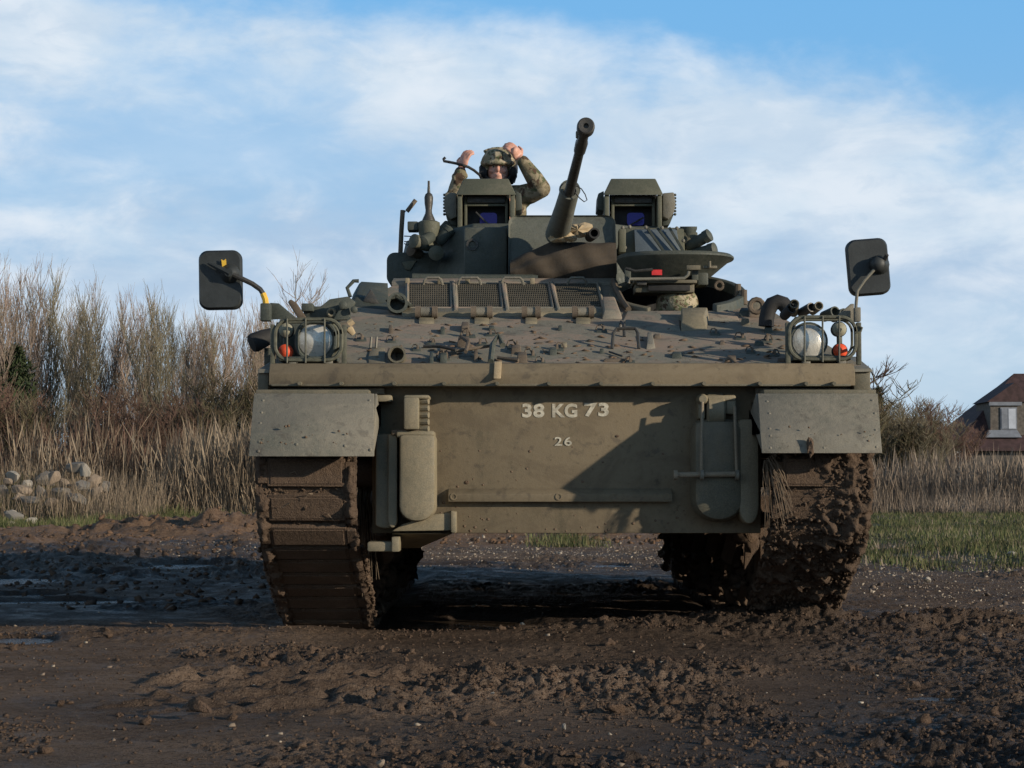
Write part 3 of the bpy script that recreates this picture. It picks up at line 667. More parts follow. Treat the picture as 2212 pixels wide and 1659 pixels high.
TR = [('tall_a', -60, 548, 50, 1.1, 'bare tree mostly cut off by the left edge'), ('tall_c', 8, 556, 47, 1.0, 'leafless tree at the left picture edge'),
      ('tall_a', 66, 556, 50, 1.0, 'tall bare tree with a leaning twig at its top'), ('tall_b', 105, 570, 52, 1.1, 'tallest full crowned bare tree on the left'),
      ('tall_b', 185, 618, 50, 1.1, 'olive stemmed bare tree with a few dead leaves'), ('tall_c', 222, 604, 51, 1.0, 'bare tree whose crown rises between two fuller neighbours'),
      ('tall_a', 300, 622, 50, 1.05, 'bare tree with reddish twigs left of the mirror'), ('tall_b', 338, 616, 48, 1.1, 'pale stemmed bare tree with brown seed clusters'),
      ('tall_a', 408, 664, 53, .9, 'slender bare tree beneath the left mirror'), ('tall_b', 450, 660, 55, 1., 'bare tree directly below the left mirror'),
      ('tall_c', 490, 676, 54, .9, 'low crowned bare tree right of the left mirror'), ('tall_a', 540, 640, 52, 1., 'bare tree beside the left lamp cluster'),
      ('tall_b', 588, 655, 56, .9, 'bare tree hidden partly by the left lamp cluster'), ('thin', 612, 592, 44, 1., 'thin open branched tree above the left lamps'),
      ('tall_a', 640, 650, 60, 1.1, 'far bare tree over the left hull shoulder'), ('tall_c', 690, 636, 61, 1.1, 'far reddish bare tree left of the hull handle'),
      ('tall_c', 150, 640, 56, 1.1, 'bare tree filling the gap right of the tallest crown'), ('tall_a', 260, 640, 57, 1.1, 'bare tree between the dead leaved tree and the reddish one'),
      ('tall_b', 375, 655, 57, 1.1, 'bare tree in the gap left of the slender one'), ('tall_c', 515, 668, 58, 1.1, 'bare tree just behind the mirror arm'), ('tall_b', 565, 662, 60, 1.1, 'far bare tree left of the lamp guard'),
      ('tall_c', 36, 600, 55, 1.1, 'bare tree behind the evergreen bush'), ('tall_a', 430, 672, 60, 1.1, 'far bare tree under the mirror'),
      ('tall_a', 735, 640, 62, 1.1, 'far bare tree right behind the hull handle'), ('tall_b', 790, 650, 62, 1.1, 'far bare tree hidden behind the louvres')]
for k, u, tp, Yd, wd, lb in TR: plant(k, u, tp, Yd, lb, 'tree', 'bare trees on the left', wd * .88)
BU = [('bush_a', 10, 840, 45, 'dark thicket at the left edge under the trees'), ('bush_c', 80, 850, 44.5, 'dark olive thicket below the tallest tree'),
      ('bush_b', 150, 850, 44, 'brown shrub between the two left thickets'), ('bush_c', 225, 860, 45, 'olive shrub behind the rubble heap'),
      ('bush_b', 290, 830, 44, 'reddish bare shrub in the middle of the hedge'), ('bush_b', 350, 850, 43.5, 'wide reddish bare shrub with slanting twigs'),
      ('bush_a', 420, 840, 46, 'dark shrub below the left mirror'), ('bush_c', 480, 825, 46, 'olive shrub right of the mirror'),
      ('bush_a', 540, 790, 46, 'dark shrub touching the left fender'), ('bush_a', 600, 790, 47, 'dark shrub behind the left fender'),
      ('bush_a', 40, 840, 43.5, 'low dark shrub at the left edge'), ('bush_a', 400, 850, 44.5, 'low shrub behind the straw grass'),
      ('bush_b', -40, 800, 44, 'brown shrub cut by the left edge'), ('bush_a', 500, 850, 44.5, 'low dark shrub behind tall straw grass')]
for k, u, tp, Yd, lb in BU: plant(k, u, tp, Yd, lb, 'shrub', 'shrubs under the bare trees', 1.15, name='bare_shrub')
HB = [(830, 760), (930, 745), (1040, 770), (1150, 750), (1260, 760), (1370, 745), (1480, 765), (1590, 755), (1700, 770), (1800, 800)]
for i, (u, tp_) in enumerate(HB):
    plant(('bush_a', 'bush_c', 'bush_b')[i % 3], u, tp_, 50, 'bare shrub of the hedge behind the vehicle', 'shrub', 'hedge shrubs behind the vehicle', 1.5, name='bare_shrub')
RB = [('bush_c', 1925, 850, 60, 'tall bare shrub touching the right fender'), ('bush_b', 1975, 862, 61, 'reddish bare shrub between fender and house'),
      ('bush_c', 2000, 850, 62, 'bare shrub with tall open twigs before the house'), ('bush_b', 2040, 900, 60, 'low bare shrub at the house corner'), ('bush_c', 1890, 870, 58, 'bare shrub half behind the right fender'), ('bush_a', 1945, 880, 57, 'rounded brown shrub in front of the tall right shrubs'), ('bush_c', 1990, 895, 57, 'rounded shrub nearer the house'), ('bush_b', 1960, 858, 63, 'pale shrub behind the rounded ones'), ('bush_c', 1918, 872, 62, 'bare shrub behind the narrow evergreen')]
for k, u, tp, Yd, lb in RB: plant(k, u, tp, Yd, lb, 'shrub', 'shrubs right of the vehicle', 1.25, name='bare_shrub')
# dark evergreen bush at far left
def evergreen(u, top, w, Yd, label):
    x = (u - 1106) / F * Yd; z0 = float(gz(x, Yd)); h = P(u, top, Yd).z - z0; rad = w / 2 * Yd / F; n = 5200
    o = empty('evergreen_bush', (x, Yd, z0)); tk = build('trunk', MB().cyl((x, Yd, z0 - .05), (x, Yd, z0 + h * .6), .06, .02, 8), M['bark'], o)
    a = rng.uniform(0, 6.28, n); zz = rng.random(n); rr = rad * np.sqrt(rng.random(n)) * np.sqrt(np.clip(1 - zz ** 2.2, .02, 1)) * (1 + .22 * np.sin(a * 3 + zz * 9))
    sp = ([(-.5, 0, 0), (.5, 0, 0), (0, .2, 1)], [(0, 1, 2)])
    c = scatter('crown', sp, M['evergreen'], np.stack([x + rr * np.cos(a), Yd + rr * np.sin(a), z0 + zz * h], 1), np.stack([np.full(n, .05), np.full(n, .12), np.full(n, .14)], 1) * rng.uniform(.7, 1.5, (n, 1)), rng.uniform(0, 6.28, n), rng.uniform(-1.2, 1.2, (n, 2)), kind=None, parent=o)
    tag(o, label, 'bush')
evergreen(30, 752, 120, 47, 'dark evergreen bush low at the left picture edge')
evergreen(1898, 842, 26, 64, 'narrow dark evergreen just above the right fender')

# ------------------------------------------------------------------ house
HY = 105.; hk = F / HY
M['roof'] = plain('brown_red_roof_tiles', (.050, .028, .028), .85, var=.35, scale=3, bs=.3)
M['brick'] = plain('yellow_grey_brick', (.10, .088, .075), .9, var=.3, scale=6)
M['lead'] = plain('grey_lead', (.16, .175, .20), .6, var=.15, scale=4)
M['render_w'] = plain('white_render', (.55, .55, .55), .8, var=.1, scale=3)
M['shutter'] = plain('grey_white_shutter', (.40, .43, .48), .6, var=.1, scale=3)
house = empty('house', (28, HY + 4, .25))
pe = P(2057, 967, HY); pr = P(2190, 807, HY + 4.6); pk = P(2135, 869, HY + 2.1); xr = 44.
xa, ze, zr = pe.x, pe.z, pr.z
mb = MB(); xr2 = pr.x + (HY * 0)
yf, ym, yb = HY, HY + 4.6, HY + 9.2
V8 = [(xa, yf, ze), (xr, yf, ze), (xr, yb, ze), (xa, yb, ze), (pr.x, ym, zr), (xr - (pr.x - xa), ym, zr), (xa, yf, ze - .18), (xr, yf, ze - .18), (xr, yb, ze - .18), (xa, yb, ze - .18)]
mb.add(V8, [(0, 1, 5, 4), (1, 2, 5), (2, 3, 4, 5), (3, 0, 4), (0, 6, 7, 1), (1, 7, 8, 2), (2, 8, 9, 3), (3, 9, 6, 0), (9, 8, 7, 6)])
build('roof', mb, M['roof'], house, smooth=False)
build('wall', MB().b2((xa + .5, yf + .5, .2), (xr - .5, yb - .5, ze - .185)), M['brick'], house, smooth=False)
build('gable_wall', MB().b2((P(2064, 967, HY).x, yf + .1, .2), (P(2079, 967, HY).x, yf + .49, ze - .19)), M['render_w'], house, smooth=False, label='white rendered wall strip under the eaves')
# dormer
dy0 = HY + .7; a = P(2140, 940, dy0); b = P(2222, 868, dy0)
build('dormer_wall', MB().b2((a.x, dy0, a.z), (b.x, dy0 + 3.2, b.z)), M['brick'], house, smooth=False)
mb = MB(); c0 = P(2132, 868, dy0 - .15); c1 = P(2232, 868, dy0 - .15); ct_ = P(2192, 826, dy0 - .15)
mb.prism([c0, c1, ct_], (0, 3.4, 0)); build('dormer_roof', mb, M['roof'], house, smooth=False)
w0 = P(2161, 928, dy0); w1 = P(2196, 880, dy0)
win = build('window', MB().b2((w0.x, dy0 - .06, w0.z), (w1.x, dy0 - .002, w1.z)), M['lead'], house, smooth=False)
p0 = P(2178, 926, dy0); p1 = P(2193, 883, dy0); build('pane', MB().b2((p0.x, dy0 - .09, p0.z), (p1.x, dy0 - .062, p1.z)), M['shutter'], win, smooth=False)
p0 = P(2163, 926, dy0); p1 = P(2176, 883, dy0); build('pane', MB().b2((p0.x, dy0 - .085, p0.z), (p1.x, dy0 - .062, p1.z)), M['lead'], win, smooth=False)
p0 = P(2126, 945, dy0); p1 = P(2204, 929, dy0); build('sill', MB().hull8([(p0.x, dy0 - .35, p0.z), (p1.x, dy0 - .35, p0.z), (p1.x, dy0 - .01, p0.z), (p0.x, dy0 - .01, p0.z), (p0.x + .25, dy0 - .1, p1.z), (p1.x - .2, dy0 - .1, p1.z), (p1.x - .2, dy0 - .01, p1.z), (p0.x + .25, dy0 - .01, p1.z)]), M['lead'], house, smooth=False)
p0 = P(2136, 876, dy0); p1 = P(2206, 865, dy0); build('lintel', MB().b2((p0.x, dy0 - .14, p0.z), (p1.x, dy0 - .003, p1.z)), M['lead'], house, smooth=False)
tag(house, 'distant house with steep dark tiled roof and dormer at the right edge', 'house')
# ------------------------------------------------------------------ the armoured vehicle
VC = .255                                   # centre line
AV = empty('armoured_vehicle', (VC, 12.0, 0))
tag(AV, 'muddy olive green tracked armoured fighting vehicle facing the viewer with raised gun', 'armoured vehicle')
GY0, GZ0, GS = 9.02, 1.30, .326             # glacis plane: z = GZ0 + GS (y-GY0)
def G(u, v, lift=0.):
    """point of the glacis seen at u,v"""
    a = P(u, v, 1.0); k = (a.z - HC); y = (HC - GZ0 + GS * GY0) / (GS - k); p = P(u, v, y); p.z += lift; return p
def gz_(y): return GZ0 + GS * (y - GY0)
def ubox(mb, u0, v0, u1, v1, Y, dep, **k):
    """box whose front face spans the given outline at distance Y"""
    a = P(u0, v1, Y); b = P(u1, v0, Y); return mb.b2((a.x, Y, a.z), (b.x, Y + dep, b.z))
def poly(pts, Y): return [P(u, v, Y if not hasattr(Y, '__len__') else Y[i]) for i, (u, v) in enumerate(pts)]
def part(name, mb, mat, parent=AV, bevel=.006, **k): return build(name, mb, M[mat] if isinstance(mat, str) else mat, parent, bevel, **k)
def rr_poly(x0, z0, x1, z1, r, n=5):
    pts = []
    for cx, cz, a0 in ((x1 - r, z1 - r, 0), (x0 + r, z1 - r, 90), (x0 + r, z0 + r, 180), (x1 - r, z0 + r, 270)):
        for k in range(n + 1): th = R(a0 + 90 * k / n); pts.append((cx + r * math.cos(th), cz + r * math.sin(th)))
    return pts

LPM0 = lump(61, 1, .5)
# --- upper hull: glacis, sloping shoulders, roof
def hx(rel, y, z): return (VC + rel, y, z)
yA, yB, yC, yD = 9.035, 10.24, 10.86, 15.3
LW = [(-1.455, 1.445), (-1.16, 1.15), (-.93, .88)]
zA, zB, zC = gz_(yA), gz_(yB), gz_(yC)
Vh = [hx(LW[0][0], yA, zA), hx(LW[0][1], yA, zA), hx(LW[1][0], yB, zB), hx(LW[1][1], yB, zB), hx(LW[2][0], yC, zC), hx(LW[2][1], yC, zC),
      hx(-1.05, yD, zC), hx(1.05, yD, zC), hx(-1.48, yD, 1.30), hx(1.48, yD, 1.30), hx(-1.48, yA + .05, 1.185), hx(1.48, yA + .05, 1.185), hx(-1.48, yD, 1.185), hx(1.48, yD, 1.185),
      hx(-1.48, yB, 1.32), hx(1.48, yB, 1.32), hx(-1.48, yC, 1.32), hx(1.48, yC, 1.32)]
Fh = [(0, 1, 3, 2), (2, 3, 5, 4), (4, 5, 7, 6), (0, 10, 11, 1), (10, 12, 13, 11), (6, 7, 9, 8), (8, 9, 13, 12),
      (0, 2, 14), (2, 4, 16, 14), (4, 6, 8, 16), (0, 14, 10), (14, 16, 8, 12, 10), (1, 15, 3), (3, 15, 17, 5), (5, 17, 9, 7), (1, 11, 15), (15, 11, 13, 9, 17)]
mb = MB(); mb.add(Vh, Fh); hull = build('upper_hull', mb, M['glacis'], AV, smooth=False)
import bmesh
bm = bmesh.new(); bm.from_mesh(hull.data); bmesh.ops.triangulate(bm, faces=[f for f in bm.faces if len(f.verts) > 4]); bmesh.ops.recalc_face_normals(bm, faces=bm.faces); bm.to_mesh(hull.data); bm.free()
hatch_c = P(1462, 655, 10.52); HX, HYc = hatch_c.x, 10.50
cut = MB(); n = 40
ring = [(HX + .335 * math.cos(2 * math.pi * k / n), HYc + .37 * math.sin(2 * math.pi * k / n), 1.12) for k in range(n)]
cut.prism(ring, (0, 0, 1.4)); cu = build('cutter', cut, M['dark'], None, smooth=False)
md = hull.modifiers.new('b', 'BOOLEAN'); md.object = cu; md.operation = 'DIFFERENCE'; md.solver = 'EXACT'
bpy.context.view_layer.update(); dg = bpy.context.evaluated_depsgraph_get()
nm = bpy.data.meshes.new_from_object(hull.evaluated_get(dg)); hull.modifiers.clear(); hull.data = nm; bpy.data.objects.remove(cu)
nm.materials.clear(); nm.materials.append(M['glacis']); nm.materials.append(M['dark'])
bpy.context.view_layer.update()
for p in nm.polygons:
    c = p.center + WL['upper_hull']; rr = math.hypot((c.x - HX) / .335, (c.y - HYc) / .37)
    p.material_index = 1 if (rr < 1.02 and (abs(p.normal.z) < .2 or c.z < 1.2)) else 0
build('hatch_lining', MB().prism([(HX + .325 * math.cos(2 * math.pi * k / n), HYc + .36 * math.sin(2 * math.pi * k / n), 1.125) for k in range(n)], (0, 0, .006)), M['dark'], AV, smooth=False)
# curved rim on the right of the driver's opening
def arcband(mb, a0, a1, rin, rout, h, n=18, lift=.0):
    vs = []; 
    for k in range(n + 1):
        th = R(a0 + (a1 - a0) * k / n)
        for rr in (rin, rout):
            x = HX + .335 * rr * math.cos(th); y_ = HYc + .37 * rr * math.sin(th); z = gz_(min(y_, yC)) + lift
            vs += [(x, y_, z - .01), (x, y_, z + h)]
    fs = []
    for k in range(n):
        b = k * 4; q = b + 4; fs += [(b + 1, b + 3, q + 3, q + 1), (b, b + 1, q + 1, q), (b + 3, b + 2, q + 2, q + 3)]
    fs += [(0, 2, 3, 1), (n * 4, n * 4 + 1, n * 4 + 3, n * 4 + 2)]
    return mb.add(vs, fs)
part('hatch_rim', arcband(MB(), -62, 100, 1.02, 1.15, .05), 'turret', bevel=.008)
part('hatch_rim', arcband(MB(), 100, 240, 1.02, 1.14, .03), 'hull', bevel=.006)
a = G(1350, 693); b = G(1590, 678)
part('hatch_sill', MB().hull8([G(1345, 693, 0), G(1598, 693, 0), G(1585, 674, 0), G(1352, 674, 0), G(1350, 689, .012), G(1594, 689, .012), G(1583, 676, .012), G(1356, 676, .012)]), 'glacis', bevel=.004)
part('stop_block', MB().hull8([G(1470, 716), G(1527, 713), G(1532, 688), G(1470, 688), G(1474, 706, .05), G(1520, 704, .05), G(1528, 690, .065), G(1472, 690, .065)]), 'cast', bevel=.006)
part('shoulder_plate', MB().hull8([G(1350, 716), G(1470, 716), G(1470, 694), G(1350, 694), G(1352, 712, .014), G(1468, 712, .014), G(1468, 696, .014), G(1352, 696, .014)]), 'glacis', bevel=.003)

# --- front lip beam and strips
xl, xr_ = P(557, 800, 9).x, P(1885, 800, 9).x
zt, zb = P(1100, 806, 8.94).z, P(1100, 833, 8.94).z
def lipsec(x0, x1, yf, mat, name='trim_beam'):
    z0, z1, z2 = zb, zt, gz_(9.09) + .012
    mb = MB(); sec = [(yf, z0), (yf, z1), (yf + .035, z2 - .012), (9.12, z2), (9.12, z0)]
    mb.prism([(x0, y_, z_) for y_, z_ in sec], (x1 - x0, 0, 0)); return part(name, mb, mat, bevel=.005)
lipsec(P(586, 0, 8.94).x, P(1840, 0, 8.94).x, 8.94, 'front')
# ends of the beam, set back a little
p0, p1 = P(557, 835, 8.99), P(583, 797, 8.99); part('beam_end', MB().b2((p0.x, 8.985, p0.z - .03), (p1.x - .006, 9.3, p1.z)), 'hull')
p0, p1 = P(1842, 845, 8.99), P(1880, 799, 8.99); part('beam_end', MB().b2((p0.x + .004, 8.985, p0.z), (p1.x, 9.4, p1.z)), 'hull')
# top corner plate on the right that juts out
mb = MB(); mb.hull8([P(1700, 806, 8.965), P(1886, 803, 8.965), P(1868, 790, 9.4), P(1700, 790, 9.4), P(1700, 797, 8.975), P(1882, 796, 8.975), P(1849, 770, 9.42), P(1700, 770, 9.42)]); part('corner_plate', mb, 'fender', bevel=.004)
mb = MB(); mb.hull8([P(556, 806, 8.965), P(745, 806, 8.965), P(745, 790, 9.4), P(575, 790, 9.4), P(558, 797, 8.975), P(745, 797, 8.975), P(745, 778, 9.42), P(590, 778, 9.42)]); part('corner_plate', mb, 'fender', bevel=.004)
# lower strip (hinge line) with bolts
for (ua, ub) in ((560, 830), (1632, 1882)):
    mb = MB(); ubox(mb, ua, 838, ub, 851, 9.03, .12); part('hinge_strip', mb, 'fender', bevel=.003)
mb = MB(); ubox(mb, 586, 829.5, 1838, 834, 8.925, .2); part('beam_lip', mb, 'hull', bevel=.002)
for u in (648, 738, 852, 960, 1074, 1186, 1298, 1410, 1520, 1640, 1740, 1800):
    p = P(u, 829, 8.925); part('bolt', MB().cyl((p.x, 8.94, p.z), (p.x, 8.895, p.z), .011, .009, 8), 'hull', bevel=0)
for u in (595, 612, 630, 700, 1665, 1690, 1790):
    p = P(u, 845, 9.02); part('bolt', MB().cyl((p.x, 9.04, p.z), (p.x, 9.0, p.z), .012, .010, 8), 'fender', bevel=0)
# --- lower hull
yT, yLow = 9.06, 9.13
xL, xR = P(806, 0, 9.06).x, P(1640, 0, 9.06).x
zTop = 1.28; zBot = P(0, 1152, yLow).z
mb = MB(); mb.hull8([(xL, yLow, zBot), (xR, yLow, zBot), (xR, 15.2, .46), (xL, 15.2, .46), (xL, yT, zTop - .01), (xR, yT, zTop - .01), (xR, 15.2, zTop - .01), (xL, 15.2, zTop - .01)])
mb.v = [(p[0], p[1], min(p[2], 1.27)) for p in mb.v]
lower = part('lower_hull', mb, 'front', bevel=.006)
def FY(v): return yT + (yLow - yT) * (1.28 - P(0, v, 9.09).z) / (1.28 - zBot)      # depth of the nose plate at v
# bar on the nose plate
Y_ = FY(1070); a, b = P(968, 1084, Y_ - .05), P(1452, 1055, Y_ - .05)
mb = MB(); mb.prism([(a.x, Y_ + .01, a.z), (a.x, Y_ - .05, a.z), (a.x, Y_ - .052, a.z + (b.z - a.z) * .55), (a.x, Y_ - .005, b.z)], (b.x - a.x, 0, 0)); bar = part('bump_bar', mb, 'front', bevel=.003)
for u in (980, 1207, 1325, 1440):
    p = P(u, 1073, Y_ - .053); part('bolt', MB().lathe((p.x, Y_ - .045, p.z), (0, -1, 0), [(0, .017), (.010, .017), (.010, .011), (.006, .010)], 12), 'front', bar, bevel=0)
for u, v in ((1000, 1030), (1005, 1001), (1335, 962), (1015, 1045)):
    p = P(u, v, FY(v)); 
p = P(1008, 1042, FY(1042)); part('mud_splash', MB().ell((p.x, FY(1042), p.z), (.012, .006, .010), 8, 5), 'mudsteel', bevel=0)
p = P(1333, 922 + 20, FY(942)); part('mud_splash', MB().ell((p.x, FY(942), p.z), (.010, .005, .007), 8, 5), 'mudsteel', bevel=0)
# stencilled registration
def text(s, u0, u1, vb, vt, Y, name, sp=1.0):
    cu = bpy.data.curves.new('txt', 'FONT'); cu.body = s; cu.extrude = .001; cu.offset = .035 if len(s) > 1 and s != '26' else .012; cu.space_character = sp; cu.size = 1
    o = bpy.data.objects.new('txt', cu); C.objects.link(o); bpy.context.view_layer.update()
    me = bpy.data.meshes.new_from_object(o.evaluated_get(bpy.context.evaluated_depsgraph_get())); bpy.data.objects.remove(o)
    A = np.array([v.co[:] for v in me.vertices]); mn, mx = A.min(0), A.max(0); a = P(u0, vb, Y); b = P(u1, vt, Y)
    tilt = (yLow - yT) / (1.28 - zBot)
    for v in me.vertices:
        x = (v.co.x - mn[0]) / (mx[0] - mn[0]); z = (v.co.y - mn[1]) / (mx[1] - mn[1]); zz = a.z + (b.z - a.z) * z
        yy = yT + (1.28 - zz) * tilt - (.0025 if s != '26' else .004) - v.co.z * .5
        v.co = Vector((a.x + (b.x - a.x) * x, yy, zz)) - Vector(a)
    me.materials.append(M['white']); q = bpy.data.objects.new(name, me); link(q, AV, a); q['label'] = 'white stencilled ' + s; return q
text('38', 1128, 1176, 902, 872, FY(887), 'registration_number', 1.08); text('KG', 1193, 1247, 902, 872, FY(887), 'registration_number', 1.08); text('73', 1262, 1315, 900, 870, FY(887), 'registration_number', 1.12)
text('26', 1198, 1235, 963, 944, FY(953), 'hull_number', 1.15)

# --- fenders (mud flaps)
def fender(u, mir, inner):
    # profile from top to bottom: v, Y
    (tl, tr), (bl, br) = u
    prof = [(850, 8.80, 0), (880, 8.73, .25), (937, 8.61, .62), (986 if not mir else 979, 8.585, 1)]
    mb = MB(); vs = []
    for v, Y, k in prof:
        a = P(tl + (bl - tl) * k, v, Y); b = P(tr + (br - tr) * k, v, Y)
        vs += [(a.x, Y, a.z), (b.x, Y, b.z), (b.x, Y + .018, b.z), (a.x, Y + .018, a.z)]
    fs = []
    for i in range(3):
        b = i * 4; q = b + 4; fs += [(b, q, q + 1, b + 1), (b + 2, q + 2, q + 3, b + 3), (b + 1, q + 1, q + 2, b + 2), (b + 3, q + 3, q, b)]
    fs += [(0, 1, 2, 3), (12, 15, 14, 13)]; mb.add(vs, fs); f = part('mudguard', mb, 'fender', bevel=.003)
    # folded side cheeks
    for side in (0, 1):
        pf = []
        for v, Y, k in prof:
            a = P((tl + (bl - tl) * k) if side == 0 else (tr + (br - tr) * k), v, Y); pf.append((a.x, Y + .02, a.z))
        z0, z1 = pf[-1][2], pf[0][2]; x = pf[-1][0] + (.004 if side == 0 else -.016)
        mb = MB(); mb.prism([(x, q[1], q[2]) for q in pf] + [(x, 9.3, z1), (x, 9.3, z0 + .10)], (.012, 0, 0)); part('mudguard_cheek', mb, 'fender', f, bevel=.002)
    top = P(0, 850, 9.16).z
    return f
fl = fender(((549, 808), (537, 808)), False, 808); fr = fender(((1637, 1896), (1646, 1906)), True, 1637)
def rivets(lst, par):
    for u, v in lst:
        k = (v - 850) / 130; Y = 8.80 - .07 * min(1, k / .23) - .12 * min(1, max(0, (k - .23) / .44)) - .025 * max(0, (k - .67) / .33)
        p = P(u, v, Y); part('rivet', MB().lathe((p.x, Y + .004, p.z), (0, -1, .15), [(0, .0085), (.004, .0075), (.007, .003)], 8), 'fender', par, bevel=0)
rivets([(568, 866), (565, 892), (562, 915), (560, 955), (558, 975), (798, 866), (800, 972), (640, 960), (745, 963)], fl)
rivets([(1657, 868), (1662, 894), (1663, 927), (1664, 942), (1664, 968), (1884, 866), (1890, 894), (1892, 930), (1893, 966), (1780, 968)], fr)
p = P(1750, 966, 8.58); LV, LF = lump(77, 2, .35); mb = MB(); mb.add([(p.x + q[0] * .020, p.y + q[1] * .015, p.z + q[2] * .050) for q in LV], LF); part('mud_splash', mb, 'mudsteel', bevel=0, label='brown mud lump stuck on the mudguard edge')
# fender top shelf under the lip
for x0, x1 in ((P(548, 0, 8.8).x, P(808, 0, 8.8).x), (P(1637, 0, 8.8).x, P(1896, 0, 8.8).x)):
    z = P(0, 850, 8.80).z; part('track_guard', MB().b2((x0 + .02, 8.83, z - .02), (x1 - .02, 15.25, z + .02)), 'hull', bevel=.004)
# side armour panels
for s in (-1, 1): part('side_armour', MB().b2((VC + s * 1.49 - .02, 9.6, .98), (VC + s * 1.49 + .02, 15.2, 1.30)), 'hull')

for ua, ub in ((772, 812), (1630, 1662)):
    mb = MB(); ubox(mb, ua, 848, ub, 990, 9.44, .3); part('sponson_plate', mb, 'hull', bevel=0)
# --- towing lugs
Yl = 8.86
mb = MB(); ubox(mb, 872, 858, 905, 928, Yl, .28); ubox(mb, 872, 853, 928, 862, Yl + .02, .25); lugL = part('tow_lug', mb, 'cast', bevel=.012)
for i in range(5):
    p = P(914, 866 + i * 15, Yl + .01); part('lug_tooth', MB().cyl((p.x - .03, Yl + .06, p.z), (p.x + .025, Yl + .04, p.z), .016, .015, 8), 'cast', lugL, bevel=0)
mb = MB(); ubox(mb, 808, 853, 846, 868, 8.95, .2); part('lug_bracket', mb, 'cast', bevel=.008)
mb = MB(); ubox(mb, 845, 928, 928, 940, 8.9, .22); part('lug_base', mb, 'rust', bevel=.008)
# right lug: round eye and pin
pc = P(1550, 884, 8.97)
mb = MB(); mb.lathe((pc.x - .005, 9.04, pc.z), (1, 0, 0), [(-.045, .07), (-.035, .082), (.035, .082), (.045, .07)], 20); part('tow_eye', mb, 'cast', bevel=0)
mb = MB(); ubox(mb, 1508, 853, 1590, 866, 8.98, .24); ubox(mb, 1508, 860, 1524, 905, 8.99, .22); ubox(mb, 1568, 860, 1590, 895, 8.99, .2); part('tow_lug', mb, 'cast', bevel=.01)
p = P(1518, 862, 8.96); part('pin_head', MB().lathe((p.x, 8.95, p.z), (0, 1, 0), [(0, .018), (.02, .026), (.1, .026)], 12), 'cast', bevel=0)
# hanging stirrup (two rods and a rusty pin)
yh = 8.93
a, b = P(1517, 868, yh), P(1515, 1030, yh); c, d_ = P(1587, 878, yh), P(1592, 1032, yh)
st = part('stirrup_rod', MB().tube([a, b], .0075, 8), 'tan2', bevel=0); part('stirrup_rod', MB().tube([c, d_], .0075, 8), 'tan2', bevel=0)
a, b = P(1457, 1026, yh + .01), P(1597, 1024, yh + .01)
mb = MB(); mb.cyl(a, b, .0135, .0135, 12); mb.cyl(a - Vector((.004, 0, 0)), a + Vector((.014, 0, 0)), .024, .024, 12); part('tow_pin', mb, 'tan2', bevel=0)
for q in (P(1516, 1026, yh), P(1592, 1026, yh)): part('stirrup_eye', MB().cyl(q + Vector((-.008, 0, 0)), q + Vector((.008, 0, 0)), .025, .025, 12), 'fender', bevel=0)

# --- final drive housings: left
def column(u0, u1, v0, v1, Y, dep, round_bottom, mat, name='final_drive_housing', n=12, bevel=.015):
    a, b = P(u0, v1, Y), P(u1, v0, Y); x0, x1, z0, z1 = a.x, b.x, a.z, b.z; rx = (x1 - x0) / 2; rz = (z1 - z0) * round_bottom; cx = (x0 + x1) / 2
    pts = [(x1, z1), (x0, z1)] + [(cx - rx * math.cos(math.pi * k / n), z0 + rz - rz * math.sin(math.pi * k / n)) for k in range(n + 1)]
    mb = MB(); mb.prism([(x, Y, z) for x, z in pts], (0, dep, 0)); return part(name, mb, mat, bevel=bevel)
column(810, 856, 936, 1142, 8.96, .45, .05, 'cast', bevel=.02)
column(838, 858, 938, 1140, 8.92, .2, .1, 'cast', 'housing_rib', bevel=.012)
column(862, 940, 938, 1127, 8.86, .4, .17, 'cast', bevel=.02)
mb = MB(); ubox(mb, 856, 930, 938, 946, 8.89, .3); part('housing_cap', mb, 'cast', bevel=.012)
# skid plate and step below
Ys = 8.98
a, b, c, d_ = P(848, 1135, Ys), P(982, 1106, Ys), P(982, 1150, Ys), P(848, 1150, Ys)
mb = MB(); mb.prism([P(u, v, Ys) for u, v in ((930, 1112), (982, 1106), (983, 1146), (845, 1148), (870, 1132))], (0, .3, 0)); part('skid_plate', mb, 'cast', bevel=.006)
mb = MB(); mb.prism([P(u, v, Ys - .02) for u, v in ((974, 1103), (985, 1106), (985, 1152), (974, 1150))], (0, .3, 0)); part('skid_flange', mb, 'cast', bevel=.004)
mb = MB(); mb.hull8([P(858, 1184, 9.5), P(905, 1184, 9.5), P(905, 1170, 10.1), P(858, 1170, 10.1), P(846, 1152, 8.98), P(978, 1153, 8.98), P(978, 1145, 10), P(846, 1145, 10)]); part('skid_wedge', mb, 'cast', bevel=.006)
mb = MB(); ubox(mb, 793, 1170, 856, 1192, 8.94, .2); part('step_block', mb, 'cast', bevel=.01)
mb = MB(); ubox(mb, 846, 1160, 862, 1192, 8.92, .16); part('step_flange', mb, 'cast', bevel=.004)
# right
column(1498, 1608, 905, 1128, 8.96, .45, .22, 'hull', bevel=.05)
column(1596, 1640, 905, 1133, 8.97, .4, .18, 'cast', bevel=.02)

